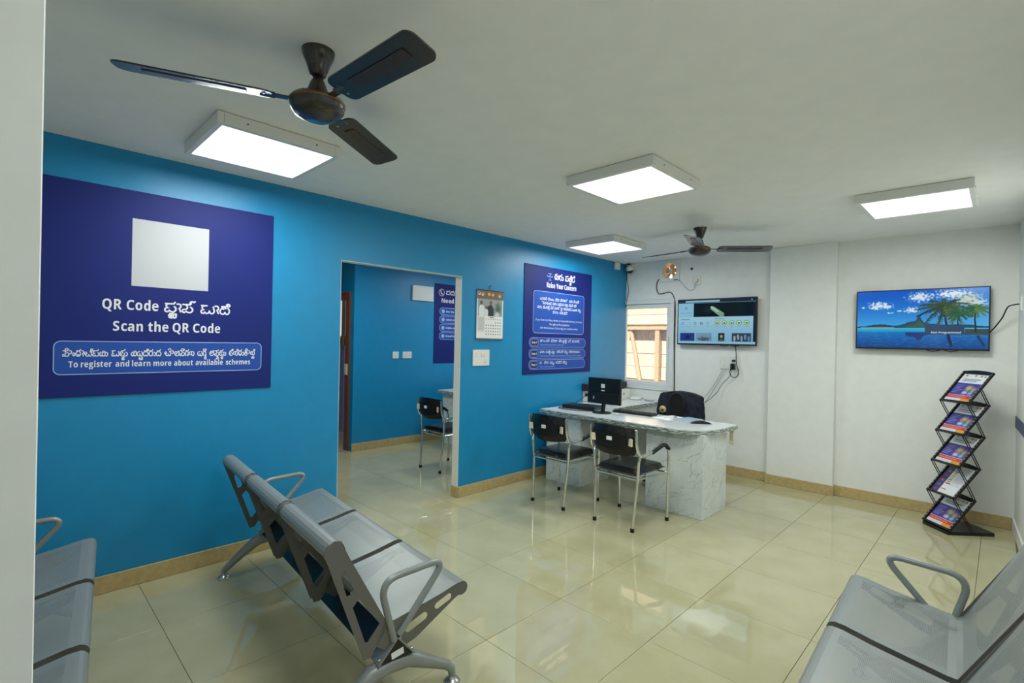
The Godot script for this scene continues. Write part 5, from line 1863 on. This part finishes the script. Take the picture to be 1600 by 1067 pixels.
func rack() -> void:
	var t := thing("brochure_stand", "black folding zigzag brochure stand in the corner below the palm beach television", "brochure stand", Vector3(3.222, 0, -5.372), 0.0)
	# own axes: x along the width, z towards the reader; turned so that it faces the desk
	t.rotation_degrees.y = -48.0
	var bw := 0.262
	var b := MB.new()
	b.span(Vector3(-bw / 2, 0.0, -0.36), Vector3(bw / 2, 0.028, 0.0), 0.004)
	part(t, "base", b, M.plastic_black)
	var lean := 0.19
	var rise := 0.242
	var pitch := 0.252
	var step := 0.03
	var mats := [print_mat(leaflet_image(0), 0.35), print_mat(leaflet_image(1), 0.35)]
	var which := ["lowest tier", "second tier from the floor", "middle tier", "second tier from the top", "top tier"]
	for k in 5:
		var y0 := 0.035 + pitch * k
		var z0 := -0.01 - step * k
		var lo := Vector3(0, y0, z0)
		var up := Vector3(0, rise, -lean)
		var len := up.length()
		var tilt := Transform3D(Basis(Vector3.RIGHT, -atan2(lean, rise)), lo)
		b = MB.new()
		b.xf = tilt
		b.span(Vector3(-bw / 2 + 0.01, 0.005, -0.006), Vector3(bw / 2 - 0.01, len - 0.005, -0.003))
		var panel := part(t, "shelf_panel", b, M.plastic_black)
		b = MB.new()
		b.xf = tilt
		b.span(Vector3(-bw / 2, -0.004, -0.008), Vector3(bw / 2, 0.012, 0.014), 0.002)
		part(panel, "front_lip", b, M.plastic_black)
		for s in [-1.0, 1.0]:
			b = MB.new()
			b.xf = tilt
			b.span(Vector3(s * bw / 2 - 0.009, -0.006, -0.009), Vector3(s * bw / 2 + 0.009, len + 0.008, 0.009), 0.002)
			part(panel, "side_rail", b, M.plastic_black)
			b = MB.new()
			b.xf = tilt
			for q in 10:
				b.ext(disc(0.0048, Vector2(s * bw / 2, 0.02 + q * (len - 0.04) / 9.0), 8), 0.0091, 0.0096)
			part(panel, "rail_studs", b, M.cable_grey)
		b = MB.new()
		b.xf = tilt
		var crest := PackedVector2Array([Vector2(-bw / 2, len - 0.02), Vector2(bw / 2, len - 0.02), Vector2(bw / 2, len + 0.004)])
		for q in 9:
			var u := 1.0 - 2.0 * q / 8.0
			crest.append(Vector2(u * bw * 0.48, len + 0.006 + 0.012 * (1.0 - u * u)))
		crest.append(Vector2(-bw / 2, len + 0.004))
		b.ext(crest, -0.004, 0.008)
		part(panel, "top_bar", b, M.plastic_black)
		# scissor struts: from this tier's foot down to the middle of the tier below, and from its top up to the middle of the tier above
		for s in [-1.0, 1.0]:
			for off in [-0.008, 0.008]:
				if k > 0:
					var below := Vector3(0, y0 - pitch, z0 + step) + up * 0.52
					b = MB.new()
					b.tube([lo + Vector3(s * bw / 2, 0, off), below + Vector3(s * bw / 2, 0, off)], 0.0035, 6)
					part(t, "strut", b, M.plastic_black)
				if k < 4:
					var above := Vector3(0, y0 + pitch, z0 - step) + up * 0.5
					b = MB.new()
					b.tube([lo + up + Vector3(s * bw / 2, 0, off), above + Vector3(s * bw / 2, 0, off)], 0.0035, 6)
					part(t, "strut", b, M.plastic_black)
				if k == 0:
					b = MB.new()
					b.tube([lo + up * 0.52 + Vector3(s * bw / 2, 0, off), Vector3(s * bw / 2, 0.026, -0.19 + off)], 0.0035, 6)
					part(t, "strut", b, M.plastic_black)
		# the brochure in this tier
		var lab: String = "purple and white brochure in the %s of the zigzag stand" % which[k]
		if k == 1: lab = "white brochure with a dark picture column in the second tier of the stand"
		var br := thing("brochure", lab, "brochure", t.position, -48.0, "brochures in the zigzag stand")
		b = MB.new()
		b.xf = tilt
		b.span(Vector3(-0.112, 0.012, -0.0028), Vector3(0.112, len - 0.012, 0.0015))
		part(br, "pages", b, M.paper)
		b = MB.new()
		b.xf = tilt
		b.quad(Vector3(-0.112, 0.012, 0.0018), Vector3(0.112, 0.012, 0.0018), Vector3(0.112, len - 0.012, 0.0018), Vector3(-0.112, len - 0.012, 0.0018), Vector3.BACK)
		part(br, "cover", b, mats[1 if k == 1 else 0])
